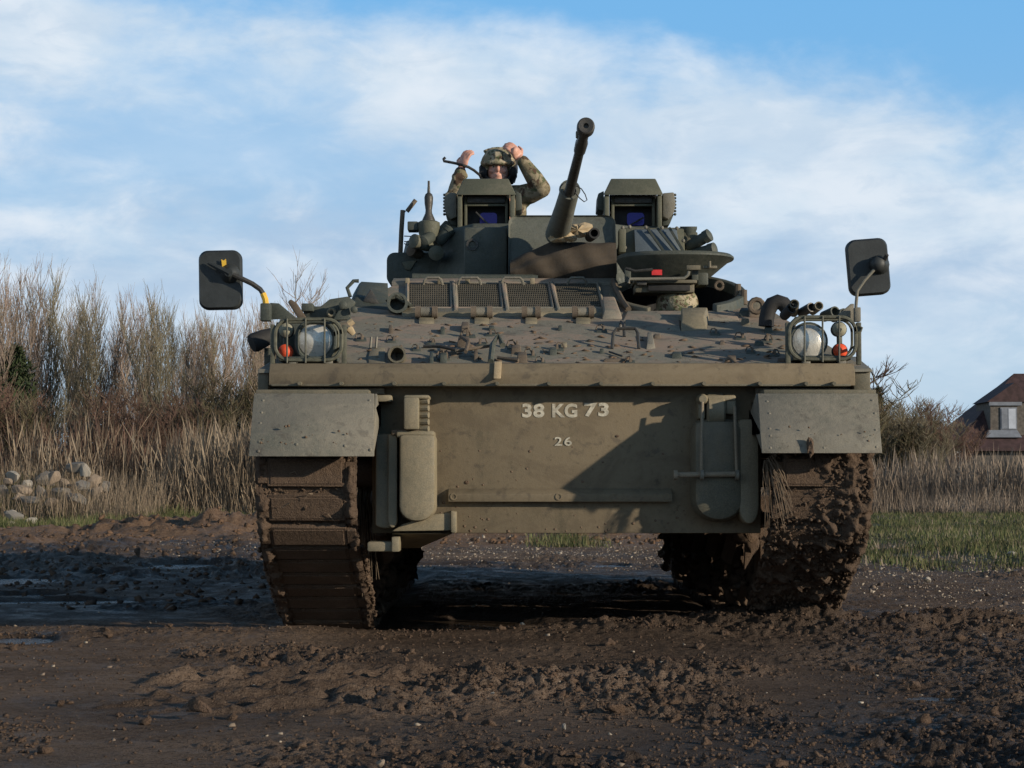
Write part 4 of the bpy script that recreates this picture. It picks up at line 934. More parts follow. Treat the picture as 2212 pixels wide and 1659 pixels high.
# --- running gear
TRK = []
SPR = (9.19, .80); SR = .345; IDL = (15.0, .78); WR = .335
wheels_y = [10.08, 10.92, 11.72, 12.52, 13.34, 14.15]
def hullpath():
    cir = [(SPR[0], SPR[1], SR + .03)] + [(w, .36, WR + .025) for w in (wheels_y[0], wheels_y[-1])] + [(IDL[0], IDL[1], .30)]
    # convex outline of the circles, sampled
    pts = []
    for cy, cz, r in cir:
        for k in range(240): th = 2 * math.pi * k / 240; pts.append((cy + r * math.cos(th), cz + r * math.sin(th)))
    pts = sorted(set(pts))
    def half(ps):
        h = []
        for p in ps:
            while len(h) > 1 and (h[-1][0] - h[-2][0]) * (p[1] - h[-2][1]) - (h[-1][1] - h[-2][1]) * (p[0] - h[-2][0]) <= 0: h.pop()
            h.append(p)
        return h
    lo = half(pts); up = half(pts[::-1]); H_ = np.array(lo[:-1] + up[:-1])
    d = np.linalg.norm(np.roll(H_, -1, 0) - H_, axis=1); s = np.concatenate([[0], np.cumsum(d)]); H2 = np.vstack([H_, H_[:1]])
    return H2, s
H2, sl_ = hullpath(); PITCHL = .158; NL = int(sl_[-1] / PITCHL)
def path(s):
    s = s % sl_[-1]; y = np.interp(s, sl_, H2[:, 0]); z = np.interp(s, sl_, H2[:, 1]); s2 = (s + .01) % sl_[-1]; y2 = np.interp(s2, sl_, H2[:, 0]); z2 = np.interp(s2, sl_, H2[:, 1]); return y, z, math.atan2(z2 - z, y2 - y)
def link_mesh(w):
    """local: x across, y along the run, z inward"""
    mb = MB(); mb.box((0, 0, -.008), (w * .80, .130, .044), ty=1.04); mb.box((0, .0, -.032), (w * .74, .108, .006)); mb.box((0, .068, .014), (w * .86, .026, .026)); mb.box((0, -.068, .014), (w * .86, .022, .022))
    for s in (-1, 1): mb.box((s * w * .45, 0, -.006), (w * .10, .10, .052)); mb.box((s * w * .45, .055, .004), (w * .085, .05, .034))
    mb.prism([(-.02, -.04, .018), (-.02, .04, .018), (-.02, .012, .085), (-.02, -.012, .085)], (.04, 0, 0)); return mb
for side, (ua, ub) in ((-1, (566, 772)), (1, (1660, 1868))):
    x0, x1 = P(ua, 0, 8.83).x, P(ub, 0, 8.83).x; cx = (x0 + x1) / 2; w = x1 - x0
    tr = empty('track', (cx, 12.2, 0), AV); TRK.append((tr, cx, w))
    proto = build('track_link', link_mesh(w), M['mudsteel'], tr, .006, loc=(0, 0, 0), bseg=1)
    me = proto.data; bpy.data.objects.remove(proto)
    for i in range(NL):
        y_, z_, a_ = path(i * sl_[-1] / NL); o = bpy.data.objects.new('track_link', me); link(o, tr, (cx + random.gauss(0, .002), y_, z_)); o.rotation_euler = (a_ + random.gauss(0, .015), 0, 0)
    for wy in wheels_y:
        for dx in (-.105, .105):
            mb = MB(); mb.lathe((cx + dx, wy, .36), (1, 0, 0), [(-.065, .30), (-.055, WR - .02), (.055, WR - .02), (.065, .30), (.03, .26), (.02, .12), (.06, .09), (.06, .0)] if dx * side < 0 or True else [], 24)
            part('road_wheel', mb, 'mudsteel', bevel=0)
    for nm_, (wy, wz), r in (('drive_sprocket', SPR, SR - .03), ('idler_wheel', IDL, .25)):
        for dx in (-.13, .13):
            mb = MB(); n = 22; ringp = [(cx + dx - .02, wy + r * (1 + .06 * (k % 2)) * math.cos(2 * math.pi * k / n), wz + r * (1 + .06 * (k % 2)) * math.sin(2 * math.pi * k / n)) for k in range(n)]
            mb.prism(ringp, (.04, 0, 0)); part(nm_, mb, 'mudsteel', bevel=0)
        part('axle', MB().cyl((cx - .16 - (.2 if side > 0 else 0), wy, wz), (cx + .16 + (.2 if side < 0 else 0), wy, wz), .07, .07, 12), 'mudsteel', bevel=0)
    for i, wy in enumerate(wheels_y):
        sx_ = cx - side * .28; part('suspension_arm', MB().tube([(sx_, wy - .35, .52), (sx_, wy, .36)], .05, 8), 'mudsteel', bevel=0)
# mud caked on the tracks
def trackmud(tr, cx, w, n, ranges, xf, smin, smax, name='mud', li=1, out=.02):
    pos = []; 
    for _ in range(n):
        s0, s1 = ranges[random.randrange(len(ranges))]; s = random.uniform(s0, s1); y_, z_, a_ = path(s); xo = xf(); 
        o_ = random.uniform(-.004, out) ; pos.append((cx + xo, y_ + math.sin(a_) * o_, z_ - math.cos(a_) * o_))
    pos = np.array(pos); k = pos[:, 2] > .0; pos = pos[k]; n = len(pos); s = smin + (smax - smin) * rng.random(n) ** 2.2
    return scatter(name, LPM[li], M['mudsteel'], pos, np.stack([s * rng.uniform(.7, 1.5, n), s * rng.uniform(.6, 1.1, n), s * rng.uniform(.6, 1.2, n)], 1), rng.uniform(0, 6.28, n), rng.uniform(-1, 1, (n, 2)), parent=tr)
LPM = [lump(i + 20, 2 if i < 2 else 1, .85) for i in range(4)]
# s=0 is at the leftmost point of the outline (front of the sprocket); it runs down and back
def near_s(f0, f1): return (f0, f1)
L_tr, R_tr = TRK[0], TRK[1]
gs = random.gauss
def cake(tr, cx, w, thick, s0, s1, seed, name='caked_mud'):
    # fine crumb relief rides on the packed layer
    """packed mud following the run of the track; thick(x, s) may be negative where the links stay bare"""
    ns, nx = int((s1 - s0) / .0085), int(w / .0085); ss = np.linspace(s0, s1, ns); xs = np.linspace(-.5, .5, nx) * (w + .02)
    A = np.array([path(s) for s in ss]); y_, z_, a_ = A[:, 0], A[:, 1], np.unwrap(A[:, 2]); k = np.ones(15) / 15; ap = np.pad(a_, 7, mode='edge'); a_ = np.convolve(ap, k, 'valid')
    X, Sg = np.meshgrid(xs, ss); n = fbm(X * 9 + seed, Sg * 9, 3, seed, .6); f = fbm(X * 30 + seed, Sg * 30, 3, seed + 9, .7)
    th = thick(X / w, Sg, n) + .014 * f; ed = np.clip((.5 * (w + .02) - np.abs(X)) / .02, 0, 1); off = .023 + np.clip(th, -.02, .07) * (.4 + .6 * ed)
    xx = cx + X * (1 + .0 * f) + .006 * f; yy = y_[:, None] + np.sin(a_)[:, None] * off; zz = z_[:, None] - np.cos(a_)[:, None] * off; zz = np.maximum(zz, -.01)
    V = np.stack([xx, yy, zz], -1).reshape(-1, 3) - np.array(WL[tr.name]); idx = np.arange(ns * nx).reshape(ns, nx)
    me = npmesh(name, V, np.stack([idx[:-1, :-1], idx[:-1, 1:], idx[1:, 1:], idx[1:, :-1]], -1).reshape(-1, 4), M['cake'], 4)
    for q in me.polygons: q.use_smooth = True
    o = bpy.data.objects.new(name, me); link(o, tr, WL[tr.name]); o['kind'] = 'stuff'; return o
lipl = lambda X, S, n: .030 * sstep(np.abs(X), .37, .47) + .028 * n - .016 - .020 * (1 - sstep(np.abs(X), .30, .45)) + .03 * np.exp(-((S - .16) / .05) ** 2) * np.clip(n + .3, 0, 1)
cake(*L_tr, lipl, -.25, 1.5, 301)
lipr = lambda X, S, n: .016 + .034 * n + .010 * sstep(X, -.1, .3) - .040 * (1 - sstep(X, -.35, .05)) * (1 - sstep(S, .22, .36)) - .01 * (1 - sstep(X, -.45, -.2))
cake(*R_tr, lipr, -.25, 1.5, 333)
trackmud(*L_tr, 1500, [(-.25, 1.35)], lambda: random.choice((-1, 1)) * (L_tr[2] * .5 - abs(gs(0, .035)) - .004), .003, .016, li=2)
trackmud(*L_tr, 1500, [(.45, 1.35)], lambda: random.choice((-1, 1)) * (L_tr[2] * .5 + random.uniform(-.03, .028)), .004, .017, li=3, out=.01)
trackmud(*L_tr, 260, [(.05, .2), (.5, 1.3)], lambda: random.uniform(-.2, .2), .005, .016, li=3)
trackmud(*L_tr, 700, [(-.2, 1.35)], lambda: random.uniform(-.22, .22), .002, .009, li=2)
trackmud(*R_tr, 4200, [(-.2, 1.35)], lambda: R_tr[2] * (.48 - abs(gs(0, .26))) , .002, .015, li=2, out=.05)
trackmud(*R_tr, 2600, [(.12, 1.35)], lambda: random.uniform(-.23, .22), .002, .014, li=3, out=.045)
trackmud(*R_tr, 500, [(-.2, 1.2)], lambda: -R_tr[2] * .5 + abs(gs(0, .05)), .004, .02, li=2, out=.03)
# mud packed between the wheels
for tr, cx, w in TRK:
    n = 700; yy = rng.uniform(9.6, 15, n); zz = rng.uniform(.05, .75, n); xx = cx + rng.choice([-1, 1], n) * rng.uniform(.15, .24, n); k = (zz < .62 + .0 * yy) & ((yy > 10.0) | (zz > .45)); yy, zz, xx = yy[k], zz[k], xx[k]; n = len(yy); s = .012 + .035 * rng.random(n) ** 2
    scatter('mud', LPM[1], M['mudsteel'], np.stack([xx, yy, zz], 1), np.stack([s, s, s], 1), rng.uniform(0, 6, n), rng.uniform(-1, 1, (n, 2)), parent=tr)
# straw hanging from the tracks
def straws(lst, name='straw', mat='straw'):
    mb = MB()
    for (u0, v0, Y0, u1, v1, Y1) in lst:
        a, b = P(u0, v0, Y0), P(u1, v1, Y1); m1 = a.lerp(b, .4) + Vector((random.uniform(-.02, .02), -.02, .015)); mb.tube([a, m1, b], [.0028, .0024, .001], 3)
    o = part(name, mb, mat, bevel=0); o['kind'] = 'stuff'; return o
ls = []
for _ in range(26): u = random.uniform(1650, 1672); ls.append((u, random.uniform(982, 1010), 8.78, u + random.uniform(-4, 50), random.uniform(1040, 1170), 8.72))
for _ in range(16): u = random.uniform(772, 800); ls.append((u, random.uniform(990, 1100), 9.2, u + random.uniform(-6, 22), random.uniform(1150, 1290), 9.5))
for _ in range(10): u = random.uniform(560, 770); v = random.uniform(1020, 1290); ls.append((u, v, 8.78 + max(0, (v - 1100) / 190 * .95), u + random.uniform(-25, 25), v + random.uniform(5, 22), 8.79 + max(0, (v - 1100) / 190 * .98)))
straws(ls)
mb = MB()
for k in range(7): a = P(770 + k * 5, 990, 9.25); b = P(775 + k * 4, random.uniform(1040, 1120), 9.3); mb.tube([a, a.lerp(b, .5) + Vector((.01, .01, 0)), b], [.010, .012, .004], 5)
o = part('hanging_mud', mb, 'mudsteel', bevel=0)
# flap hanging between right track and hull
mb = MB(); mb.prism([P(u, v, 9.7) for u, v in ((1612, 1140), (1646, 1132), (1632, 1190), (1608, 1232))], (0, .05, 0)); part('mud_scraper', mb, 'mudsteel', bevel=.004)

# --- lamp clusters
def rrect_tube(mb, u0, v0, u1, v1, Y, r, tr_, n=5):
    a, b = P(u0, v1, Y), P(u1, v0, Y); pts = [(x, Y, z) for x, z in rr_poly(a.x, a.z, b.x, b.z, r, n)]; pts.append(pts[0]); pts.append(pts[1]); return mb.tube(pts, tr_, 7)
def lampset(side, U, hl, mk, am, bars, frame):
    root = empty('lamp_cluster', P(U, 785, 9.4), AV)
    u0, v0, u1, v1 = frame; Y = 8.985
    def disc(name, u, v, rpx, Yc, mat, dome, ring=True, reflect=False):
        p = P(u, v, Yc); r = rpx / F * Yc
        if reflect:
            part('headlight_bowl', MB().lathe((p.x, Yc, p.z), (0, 1, 0), [(-.01, r * 1.13), (.0, r * 1.16), (.03, r * 1.16), (.09, r * .9), (.13, r * .5), (.14, .01)], 28), 'turret', root, bevel=0)
            part('reflector', MB().add(*bowl(p, r, Yc)), 'chrome', root, bevel=0)
            part('headlight_bulb', MB().cyl((p.x, Yc + .055, p.z), (p.x, Yc + .025, p.z), .011, .009, 10), 'glass', root, bevel=0)
            part(name, MB().add(*capd(p, r * 1.0, Yc - .0125, -.016)), 'lens', root, bevel=0)
        else:
            part('lamp_body', MB().lathe((p.x, Yc, p.z), (0, 1, 0), [(0, r * 1.05), (.01, r * 1.12), (.05, r * 1.0), (.06, r * .6)], 18), 'rubber', root, bevel=0)
            part(name, MB().add(*capd(p, r, Yc - .001, -.022)), mat, root, bevel=0)
    def bowl(p, r, Yc, n=28, k=6):
        vs = []; fs = []
        for i in range(k + 1):
            rr = r * i / k; y_ = Yc + .07 * (1 - (i / k) ** 2)
            for j in range(n): th = 2 * math.pi * j / n; vs.append((p.x + max(rr, .001) * math.cos(th), y_, p.z + max(rr, .001) * math.sin(th)))
        for i in range(k):
            for j in range(n): a = i * n + j; b = i * n + (j + 1) % n; fs.append((a, b, b + n, a + n))
        return vs, fs
    def capd(p, r, Yc, h, n=28, k=5):
        vs = []; fs = []
        for i in range(k + 1):
            rr = r * i / k; y_ = Yc + h * (1 - (i / k) ** 2)
            for j in range(n): th = 2 * math.pi * j / n; vs.append((p.x + max(rr, .0008) * math.cos(th), y_, p.z + max(rr, .0008) * math.sin(th)))
        for i in range(k):
            for j in range(n): a = i * n + j; b = i * n + (j + 1) % n; fs.append((a, a + n, b + n, b))
        b0 = len(vs)
        for j in range(n): th = 2 * math.pi * j / n; vs.append((p.x + r * math.cos(th), Yc + .006, p.z + r * math.sin(th)))
        for j in range(n): a = k * n + j; b = k * n + (j + 1) % n; fs.append((a, b0 + j, b0 + (j + 1) % n, b))
        fs.append(tuple(range(b0 + n - 1, b0 - 1, -1)) if False else tuple(b0 + j for j in range(n)))
        return vs, fs
    disc('headlight', *hl, 9.08, 'glass', 0, reflect=True); disc('marker_lamp', *mk, 9.08, 'marker', 0); disc('indicator_lamp', *am, 9.08, 'amber', 0)
    # back plate and housing
    mb = MB(); ubox(mb, u0 + 8, v0 + 8, u1 - 8, v1 - 6, 9.24, .05); part('lamp_back_plate', mb, 'turret', root) if side < 0 else None
    mb = MB(); rrect_tube(mb, u0 + 6, v0 + 2, u1 - 4, v1 - 6, Y, .07, .0095); part('guard_frame', mb, 'bar', root, bevel=0)
    mb = MB(); rrect_tube(mb, u0 + 12, v0 + 8, u1 - 12, v1 - 12, Y + .13, .06, .007); part('guard_frame', mb, 'bar', root, bevel=0)
    for u in bars:
        a, b = P(u, v0, Y - .012), P(u, v1, Y - .012); part('guard_bar', MB().tube([a, b], .0048, 7), 'bar', root, bevel=0)
    for u in (u0 + 2, u1 + 2):
        a, b = P(u, v0 + 14, Y + .02), P(u - 2, v1 + 6, Y + .02); part('guard_post', MB().b2((a.x - .011, Y, b.z), (a.x + .011, Y + .03, a.z)), 'bar', root, bevel=.003)
    for u in (u0 + 36, u1 - 40): mb = MB(); ubox(mb, u, v1 - 8, u + 16, v1 + 10, Y, .06); part('guard_foot', mb, 'fender', root, bevel=.004)
    for (ua, va), (ub, vb) in (((u0 + 20, v0 + 4), (u0 + 22, v0 + 12)), ((u1 - 22, v0 + 4), (u1 - 22, v0 + 12)), ((u0 + 4, v1 - 30), (u0 + 10, v1 - 32)), ((u1 - 4, v1 - 30), (u1 - 10, v1 - 32))):
        part('guard_strut', MB().tube([P(ua, va, Y), P(ub, vb, Y + .24)], .008, 6), 'bar', root, bevel=0)
    mb = MB(); ubox(mb, u0 + 14, v1 - 14, u1 - 14, v1 - 4, Y + .04, .25); part('lamp_tray', mb, 'turret', root, bevel=.004)
    for (u, v, r_) in (hl, mk, am): 
        p = P(u, v, 9.2); part('lamp_stalk', MB().cyl((p.x, 9.2, p.z), (p.x, 9.2, P(0, v1 - 8, 9.2).z), .014, .014, 8), 'turret', root, bevel=0)
    return root
lampset(-1, 665, (682, 735, 37), (618, 713.5, 15.5), (617, 760, 16.5), (620, 660, 701), (588, 688, 742, 784))
lampset(1, 1778, (1747, 737, 36), (1813, 711, 15.5), (1815, 758, 15.5), (1738, 1777, 1813), (1699, 683, 1852, 782))
mb = MB(); rrect_tube(mb, 641, 695, 724, 776, 9.06, .07, .010); part('headlight_hood', mb, 'turret', bevel=0)
part('guard_clip', MB().tube([P(1848, 720, 8.98), P(1859, 716, 8.98), P(1862, 708, 8.98), P(1857, 706, 8.98)], .006, 6), 'bar', bevel=0)

# --- mirrors
def mirror(us, arm, name_label, tape, Y=9.22, tip=None):
    (x0, v0, x1, v1), tilt = us; a, b = P(x0, v1, Y), P(x1, v0, Y); cx, cz = (a.x + b.x) / 2, (a.z + b.z) / 2
    root = empty('wing_mirror', P(arm[-1][0], arm[-1][1], Y), AV); root['label'] = name_label
    pts = rr_poly(-(b.x - a.x) / 2, -(b.z - a.z) / 2, (b.x - a.x) / 2, (b.z - a.z) / 2, .045, 6); ct_, st_ = math.cos(tilt), math.sin(tilt)
    def T(x, z, sk=0): x = x * (1 + sk * z); return (cx + x * ct_ - z * st_, cz + x * st_ + z * ct_)
    mb = MB(); n = len(pts)
    for yy, sc in ((Y + .055, .97), (Y + .05, 1), (Y + .015, 1), (Y, .93)): mb.v += [(T(x * sc, z * sc)[0], yy, T(x * sc, z * sc)[1]) for x, z in pts]
    for i in range(3): mb.f += [(i * n + k, i * n + (k + 1) % n, (i + 1) * n + (k + 1) % n, (i + 1) * n + k) for k in range(n)]
    mb.f += [tuple(range(n - 1, -1, -1)), tuple(3 * n + k for k in range(n))]
    part('mirror_housing', mb, 'mirror_back', root, bevel=0, deg=40)
    mb = MB(); mb.prism([(T(x * .92, z * .95)[0], Y + .056, T(x * .92, z * .95)[1]) for x, z in pts][::-1], (0, .002, 0)); part('mirror_glass', mb, 'mirror', root, bevel=0)
    p0 = P(arm[0][0], arm[0][1], Y); mb = MB(); mb.lathe((p0.x, Y - .004, p0.z), (0, -1, 0), [(-.01, .05), (.012, .046), (.03, .030), (.045, .02)], 16); part('mirror_socket', mb, 'mirror_back', root, bevel=0)
    pts3 = [P(u, v, Y - .035) for u, v in arm]; 
    sm = [pts3[0]]
    for i in range(len(pts3) - 1): sm += [pts3[i].lerp(pts3[i + 1], .5), pts3[i + 1]]
    part('mirror_arm', MB().tube(sm, .0125 if side_thick else .008, 8), 'steel' if side_thick else 'fender', root, bevel=0)
    return root, cx, cz
side_thick = True
ml, cx, cz = mirror(((428, 540, 522, 668), R(1.2)), [(497, 591), (520, 601), (545, 613), (562, 625), (572, 640), (576, 668), (576, 690)], 'left hand mirror with yellow tape on its arm', True)
part('yellow_tape', MB().tube([P(568, 634, 9.18), P(573, 646, 9.18), P(575, 660, 9.18)], .015, 8), 'yellow', ml, bevel=0)
part('yellow_tape', MB().prism([P(u, v, 9.205) for u, v in ((478, 560), (483, 563), (488, 559), (489, 574), (480, 576))], (0, .004, 0)), 'yellow', ml, bevel=0)
part('mirror_clamp', MB().tube([P(450, 568, 9.2), P(470, 578, 9.19), P(497, 592, 9.185)], [.008, .014, .022], 7), 'mirror_back', ml, bevel=0)
p = P(576, 680, 9.18); part('mirror_post', MB().b2((p.x - .028, 9.15, P(0, 694, 9.18).z), (p.x + .022, 9.21, P(0, 656, 9.18).z)), 'turret', ml, bevel=.006)
side_thick = False
mr, cx, cz = mirror(((1833, 515, 1921, 637), R(4.5)), [(1900, 572), (1888, 583), (1868, 605), (1852, 628), (1849, 660), (1849, 682)], 'right hand tilted mirror on a thin pale rod', False)
part('mirror_clamp', MB().cyl(P(1908, 566, 9.19), P(1916, 550, 9.16), .010, .010, 8), 'steel', mr, bevel=0)
part('mirror_clamp', MB().ell(P(1897, 570, 9.19), (.04, .03, .04), 12, 8), 'mirror_back', mr, bevel=0)
p = P(1851, 676, 9.18); part('mirror_post', MB().b2((p.x - .012, 9.17, P(0, 695, 9.18).z), (p.x + .018, 9.21, P(0, 664, 9.18).z)), 'fender', mr, bevel=.004)
mb = MB(); mb.prism([P(u, v, 9.23) for u, v in ((1803, 686), (1838, 656), (1845, 656), (1845, 695), (1803, 692))], (0, .012, 0)); part('mirror_bracket', mb, 'fender', bevel=.003)
mb = MB(); mb.prism([P(u, v, 9.23) for u, v in ((583, 654), (602, 655), (642, 688), (585, 690))], (0, .012, 0)); part('mirror_bracket', mb, 'turret', bevel=.003)

# --- things around the lamps
part('exhaust_pipe', MB().tube([P(u, v, 9.75) for u, v in ((1655, 705), (1656, 688), (1660, 670), (1668, 657), (1680, 652), (1692, 656), (1702, 668))], .040, 12), 'rubber', bevel=0)
for (ua, va, ub, vb, r_, m_) in ((1694, 682, 1712, 664, .026, 'rubber'), (1714, 676, 1716, 654, .024, 'hull'), (1730, 676, 1756, 662, .024, 'steel'), (1755, 672, 1770, 660, .022, 'hull'), (1780, 684, 1808, 672, .028, 'turret'), (1800, 686, 1826, 676, .026, 'turret')):
    part('smoke_tube', MB().lathe(P(ua, va, 9.6), P(ub, vb, 9.5) - P(ua, va, 9.6), [(0, r_), (.10, r_ * 1.05), (.10, r_ * .8), (.07, r_ * .75)], 14), m_, bevel=0)
part('horn', MB().lathe(P(590, 722, 9.5), P(545, 742, 9.45) - P(590, 722, 9.5), [(0, .035), (.05, .045), (.11, .05), (.125, .045), (.13, .02)], 16), 'rubber', bevel=0)
part('horn_bracket', MB().b2(P(570, 790, 9.5), P(588, 752, 9.53)), 'turret')
part('sling_strap', MB().prism([P(u, v, 9.7) for u, v in ((621, 652), (628, 646), (640, 654), (664, 690), (645, 690))], (0, .04, 0)), 'rust', bevel=.006)
# wedge plates left shoulder
mb = MB(); mb.prism([P(u, v, 9.9) for u, v in ((655, 686), (656, 660), (692, 662), (712, 646), (752, 640), (768, 652), (748, 690), (690, 692))], (0, .05, 0)); part('shoulder_bracket', mb, 'turret', bevel=.006)
part('lifting_eye', MB().tube([P(716 + 8 * math.cos(a), 675 + 8 * math.sin(a), 9.86) for a in np.linspace(0, 2 * math.pi, 13)], .008, 6), 'cast', bevel=0)
mb = MB(); ubox(mb, 651, 655, 676, 672, 9.84, .08); part('latch_box', mb, 'turret')
mb = MB(); mb.prism([P(u, v, 9.84) for u, v in ((718, 692), (742, 652), (752, 655), (758, 690))], (0, .05, 0)); part('latch_arm', mb, 'turret', bevel=.005)
part('latch_pin', MB().cyl(P(752, 700, 9.5), P(762, 692, 9.5), .02, .02, 10), 'tan', bevel=0)
part('guard_latch', MB().tube([P(746, 706, 9.4), P(756, 712, 9.35), P(764, 722, 9.36)], [.014, .02, .012], 8), 'tan', bevel=0)
for (u, v, r_) in ((740, 658, .022), (764, 668, .018)): p = P(u, v, 9.8); part('bolt', MB().lathe((p.x, 9.84, p.z), (0, -1, 0), [(0, r_), (.03, r_), (.035, r_ * .5)], 10), 'turret', bevel=0)
# handle and wedge box beside louvres
part('grab_handle', MB().tube([P(u, v, 10.45) for u, v in ((757, 642), (750, 622), (764, 607), (775, 607))], .011, 7), 'turret', bevel=0)
mb = MB(); mb.hull8([G(752, 662), G(850, 672), G(842, 640), G(760, 640), P(768, 640, 10.4), P(838, 654, 10.4), P(840, 611, 10.75), P(776, 607, 10.75)]); part('stowage_bag', mb, 'turret', bevel=.02)
part('bag_flap', MB().prism([P(u, v, 10.36) for u, v in ((782, 652), (800, 622), (822, 660))], (0, .05, 0)), 'steel', bevel=.01)
pp = G(856, 680); part('filler_cap', MB().lathe(Vector(pp) + Vector((0, .12, .05)), (.05, -1, .1), [(0, .055), (.14, .057), (.14, .042), (.05, .040)], 18), 'turret', bevel=0)
part('filler_lid', MB().prism([Vector(pp) + Vector((-.06, -.02, .075)), Vector(pp) + Vector((.0, -.02, .115)), Vector(pp) + Vector((.085, .0, .06)), Vector(pp) + Vector((.07, 0, .045)), Vector(pp) + Vector((0, 0, .09))], (0, .1, 0)), 'turret', bevel=.004)

# --- engine louvres
def meshgrille(u0, u1, vt, vb, sk0, sk1):
    """framed wire grille lying on the glacis"""
    A = [G(u0 + sk0, vb, .012), G(u1 + sk1, vb, .012), G(u1, vt, .012), G(u0, vt, .012)]
    root = build('louvre_panel', MB().hull8([p - Vector((0, 0, .02)) for p in A] + [p - Vector((0, 0, .008)) for p in A]), M['dark'], AV, smooth=False)
    fr_ = MB()
    for a, b in ((0, 1), (1, 2), (2, 3), (3, 0)): fr_.tube([A[a], A[b]], .011, 4)
    part('louvre_frame', fr_, 'glacis', root, bevel=0)
    w = MB(); nr = 13; nc = 24
    for i in range(1, nr): k = i / nr; a = A[0].lerp(A[3], k); b = A[1].lerp(A[2], k); w.tube([a, b], .0042, 4, cap=False)
    for j in range(1, nc): k = j / nc; a = A[0].lerp(A[1], k); b = A[3].lerp(A[2], k); w.tube([a, b], .0036, 4, cap=False)
    g = part('wire_mesh', w, 'turret2', root, bevel=0); g['kind'] = 'stuff'
meshgrille(880, 975, 617, 672, 0, 1); meshgrille(984, 1081, 617, 672, 3, 5); meshgrille(1090, 1186, 617, 672, 7, 9); meshgrille(1195, 1291, 617, 672, 10, 13)
for u in (979, 1085, 1190): part('louvre_divider', MB().tube([G(u, 615, .02), G(u + (u - 879) * .055, 680, .02)], .010, 6), 'glacis', bevel=0)
for (ua, ub) in ((897, 945), (1017, 1064), (1127, 1168), (1236, 1283)):
    a = G(ua, 690, .04); b = G(ub, 690, .04); h_ = part('hinge_barrel', MB().cyl(a + Vector((.03, 0, 0)), b - Vector((.03, 0, 0)), .026, .026, 12), 'fender', bevel=0)
    for q, s_ in ((a, 1), (b, -1)): part('hinge_knuckle', MB().cyl(q, q + Vector((.028 * s_, 0, 0)), .034, .034, 12), 'rust', h_, bevel=0)
    part('hinge_leaf', MB().hull8([G(ua + 8, 700), G(ub - 8, 700), G(ub - 8, 676), G(ua + 8, 676), G(ua + 8, 699, .012), G(ub - 8, 699, .012), G(ub - 8, 677, .014), G(ua + 8, 677, .014)]), 'cast', h_, bevel=.002)
part('louvre_ledge', MB().hull8([G(868, 684), G(1308, 684), G(1300, 673), G(870, 673), G(868, 683, .02), G(1308, 683, .02), G(1300, 674, .022), G(870, 674, .022)]), 'cast', bevel=.003)
part('louvre_header', MB().hull8([G(846, 617), G(1335, 617), G(1330, 609), G(850, 609), G(846, 616, .02), G(1335, 616, .02), G(1330, 610, .025), G(850, 610, .025)]), 'glacis', bevel=.003)
# rolled camouflage pole across the roof
a, b = P(891, 601, 10.95), P(1162, 602, 10.95); part('rolled_net_pole', MB().tube([a, a.lerp(b, .25), a.lerp(b, .6), b], [.028, .026, .024, .025], 10), 'turret', bevel=0)
for i, (ua, ub) in enumerate(((915, 955), (990, 1038), (1083, 1130), (1227, 1267))):
    t0 = 606; part('grab_handle', MB().tube([P(ua - 1, 617, 10.78), P(ua + 2, 605, 10.76), P(ua + 7, 600, 10.76), P(ub - 7, 600, 10.76), P(ub - 2, 605, 10.76), P(ub + 1, 617, 10.78)], .008, 6), 'fender', bevel=0)
for u in (880, 950, 1010, 1150): part('roof_lug', MB().b2(P(u - 5, 614, 10.8), P(u + 5, 602, 10.84)), 'cast', bevel=.003)
part('fuel_hose', MB().tube([G(1325, 617, .03), G(1332, 640, .04), G(1345, 662, .03), G(1358, 676, .02)], .016, 8), 'rust', bevel=0)
mb = MB(); mb.hull8([G(1300, 690), G(1345, 690), G(1335, 655), G(1300, 655), G(1305, 686, .04), G(1338, 686, .04), G(1326, 660, .05), G(1302, 660, .05)]); part('hinge_bracket', mb, 'glacis', bevel=.006)

# --- fittings scattered over the glacis
def clamp(u, v, w, h, mat, lift=.03, name='tool_clamp'):
    lift *= .62; w *= random.uniform(.8, 1.15); h *= .8
    part(name, MB().hull8([G(u - w / 2, v + h / 2), G(u + w / 2, v + h / 2), G(u + w / 2, v - h / 2), G(u - w / 2, v - h / 2),
         G(u - w * .42, v + h * .32, lift), G(u + w * .42, v + h * .32, lift), G(u + w * .38, v - h * .3, lift), G(u - w * .38, v - h * .3, lift)]), mat, bevel=.003)
for q in ((844, 715, 10, 14, 'rust', .04), (956, 718, 12, 12, 'turret', .04), (1005, 712, 22, 18, 'rust', .05), (1062, 712, 14, 8, 'turret', .03), 
          (1002, 746, 30, 12, 'rust', .06), (958, 762, 20, 8, 'rust', .05), (1115, 760, 24, 14, 'rust', .045), (1128, 780, 22, 16, 'rust', .06), (1218, 748, 16, 7, 'cast', .03), (1195, 763, 14, 12, 'turret', .04),
          (1462, 770, 20, 12, 'turret', .03), (1580, 777, 26, 10, 'rust', .03), (1660, 716, 18, 10, 'turret', .04), (1640, 745, 22, 6, 'turret', .03),
          (1610, 700, 24, 8, 'hull', .05), (1400, 700, 26, 6, 'turret', .02), (1300, 762, 12, 6, 'turret', .03), (1560, 742, 10, 8, 'rust', .02), (1420, 728, 14, 10, 'rust', .02), (1690, 780, 26, 7, 'rust', .02),
          (1330, 780, 60, 5, 'rust', .02), (1210, 712, 10, 8, 'turret', .03), (1165, 742, 20, 4, 'rust', .01)): clamp(*q)
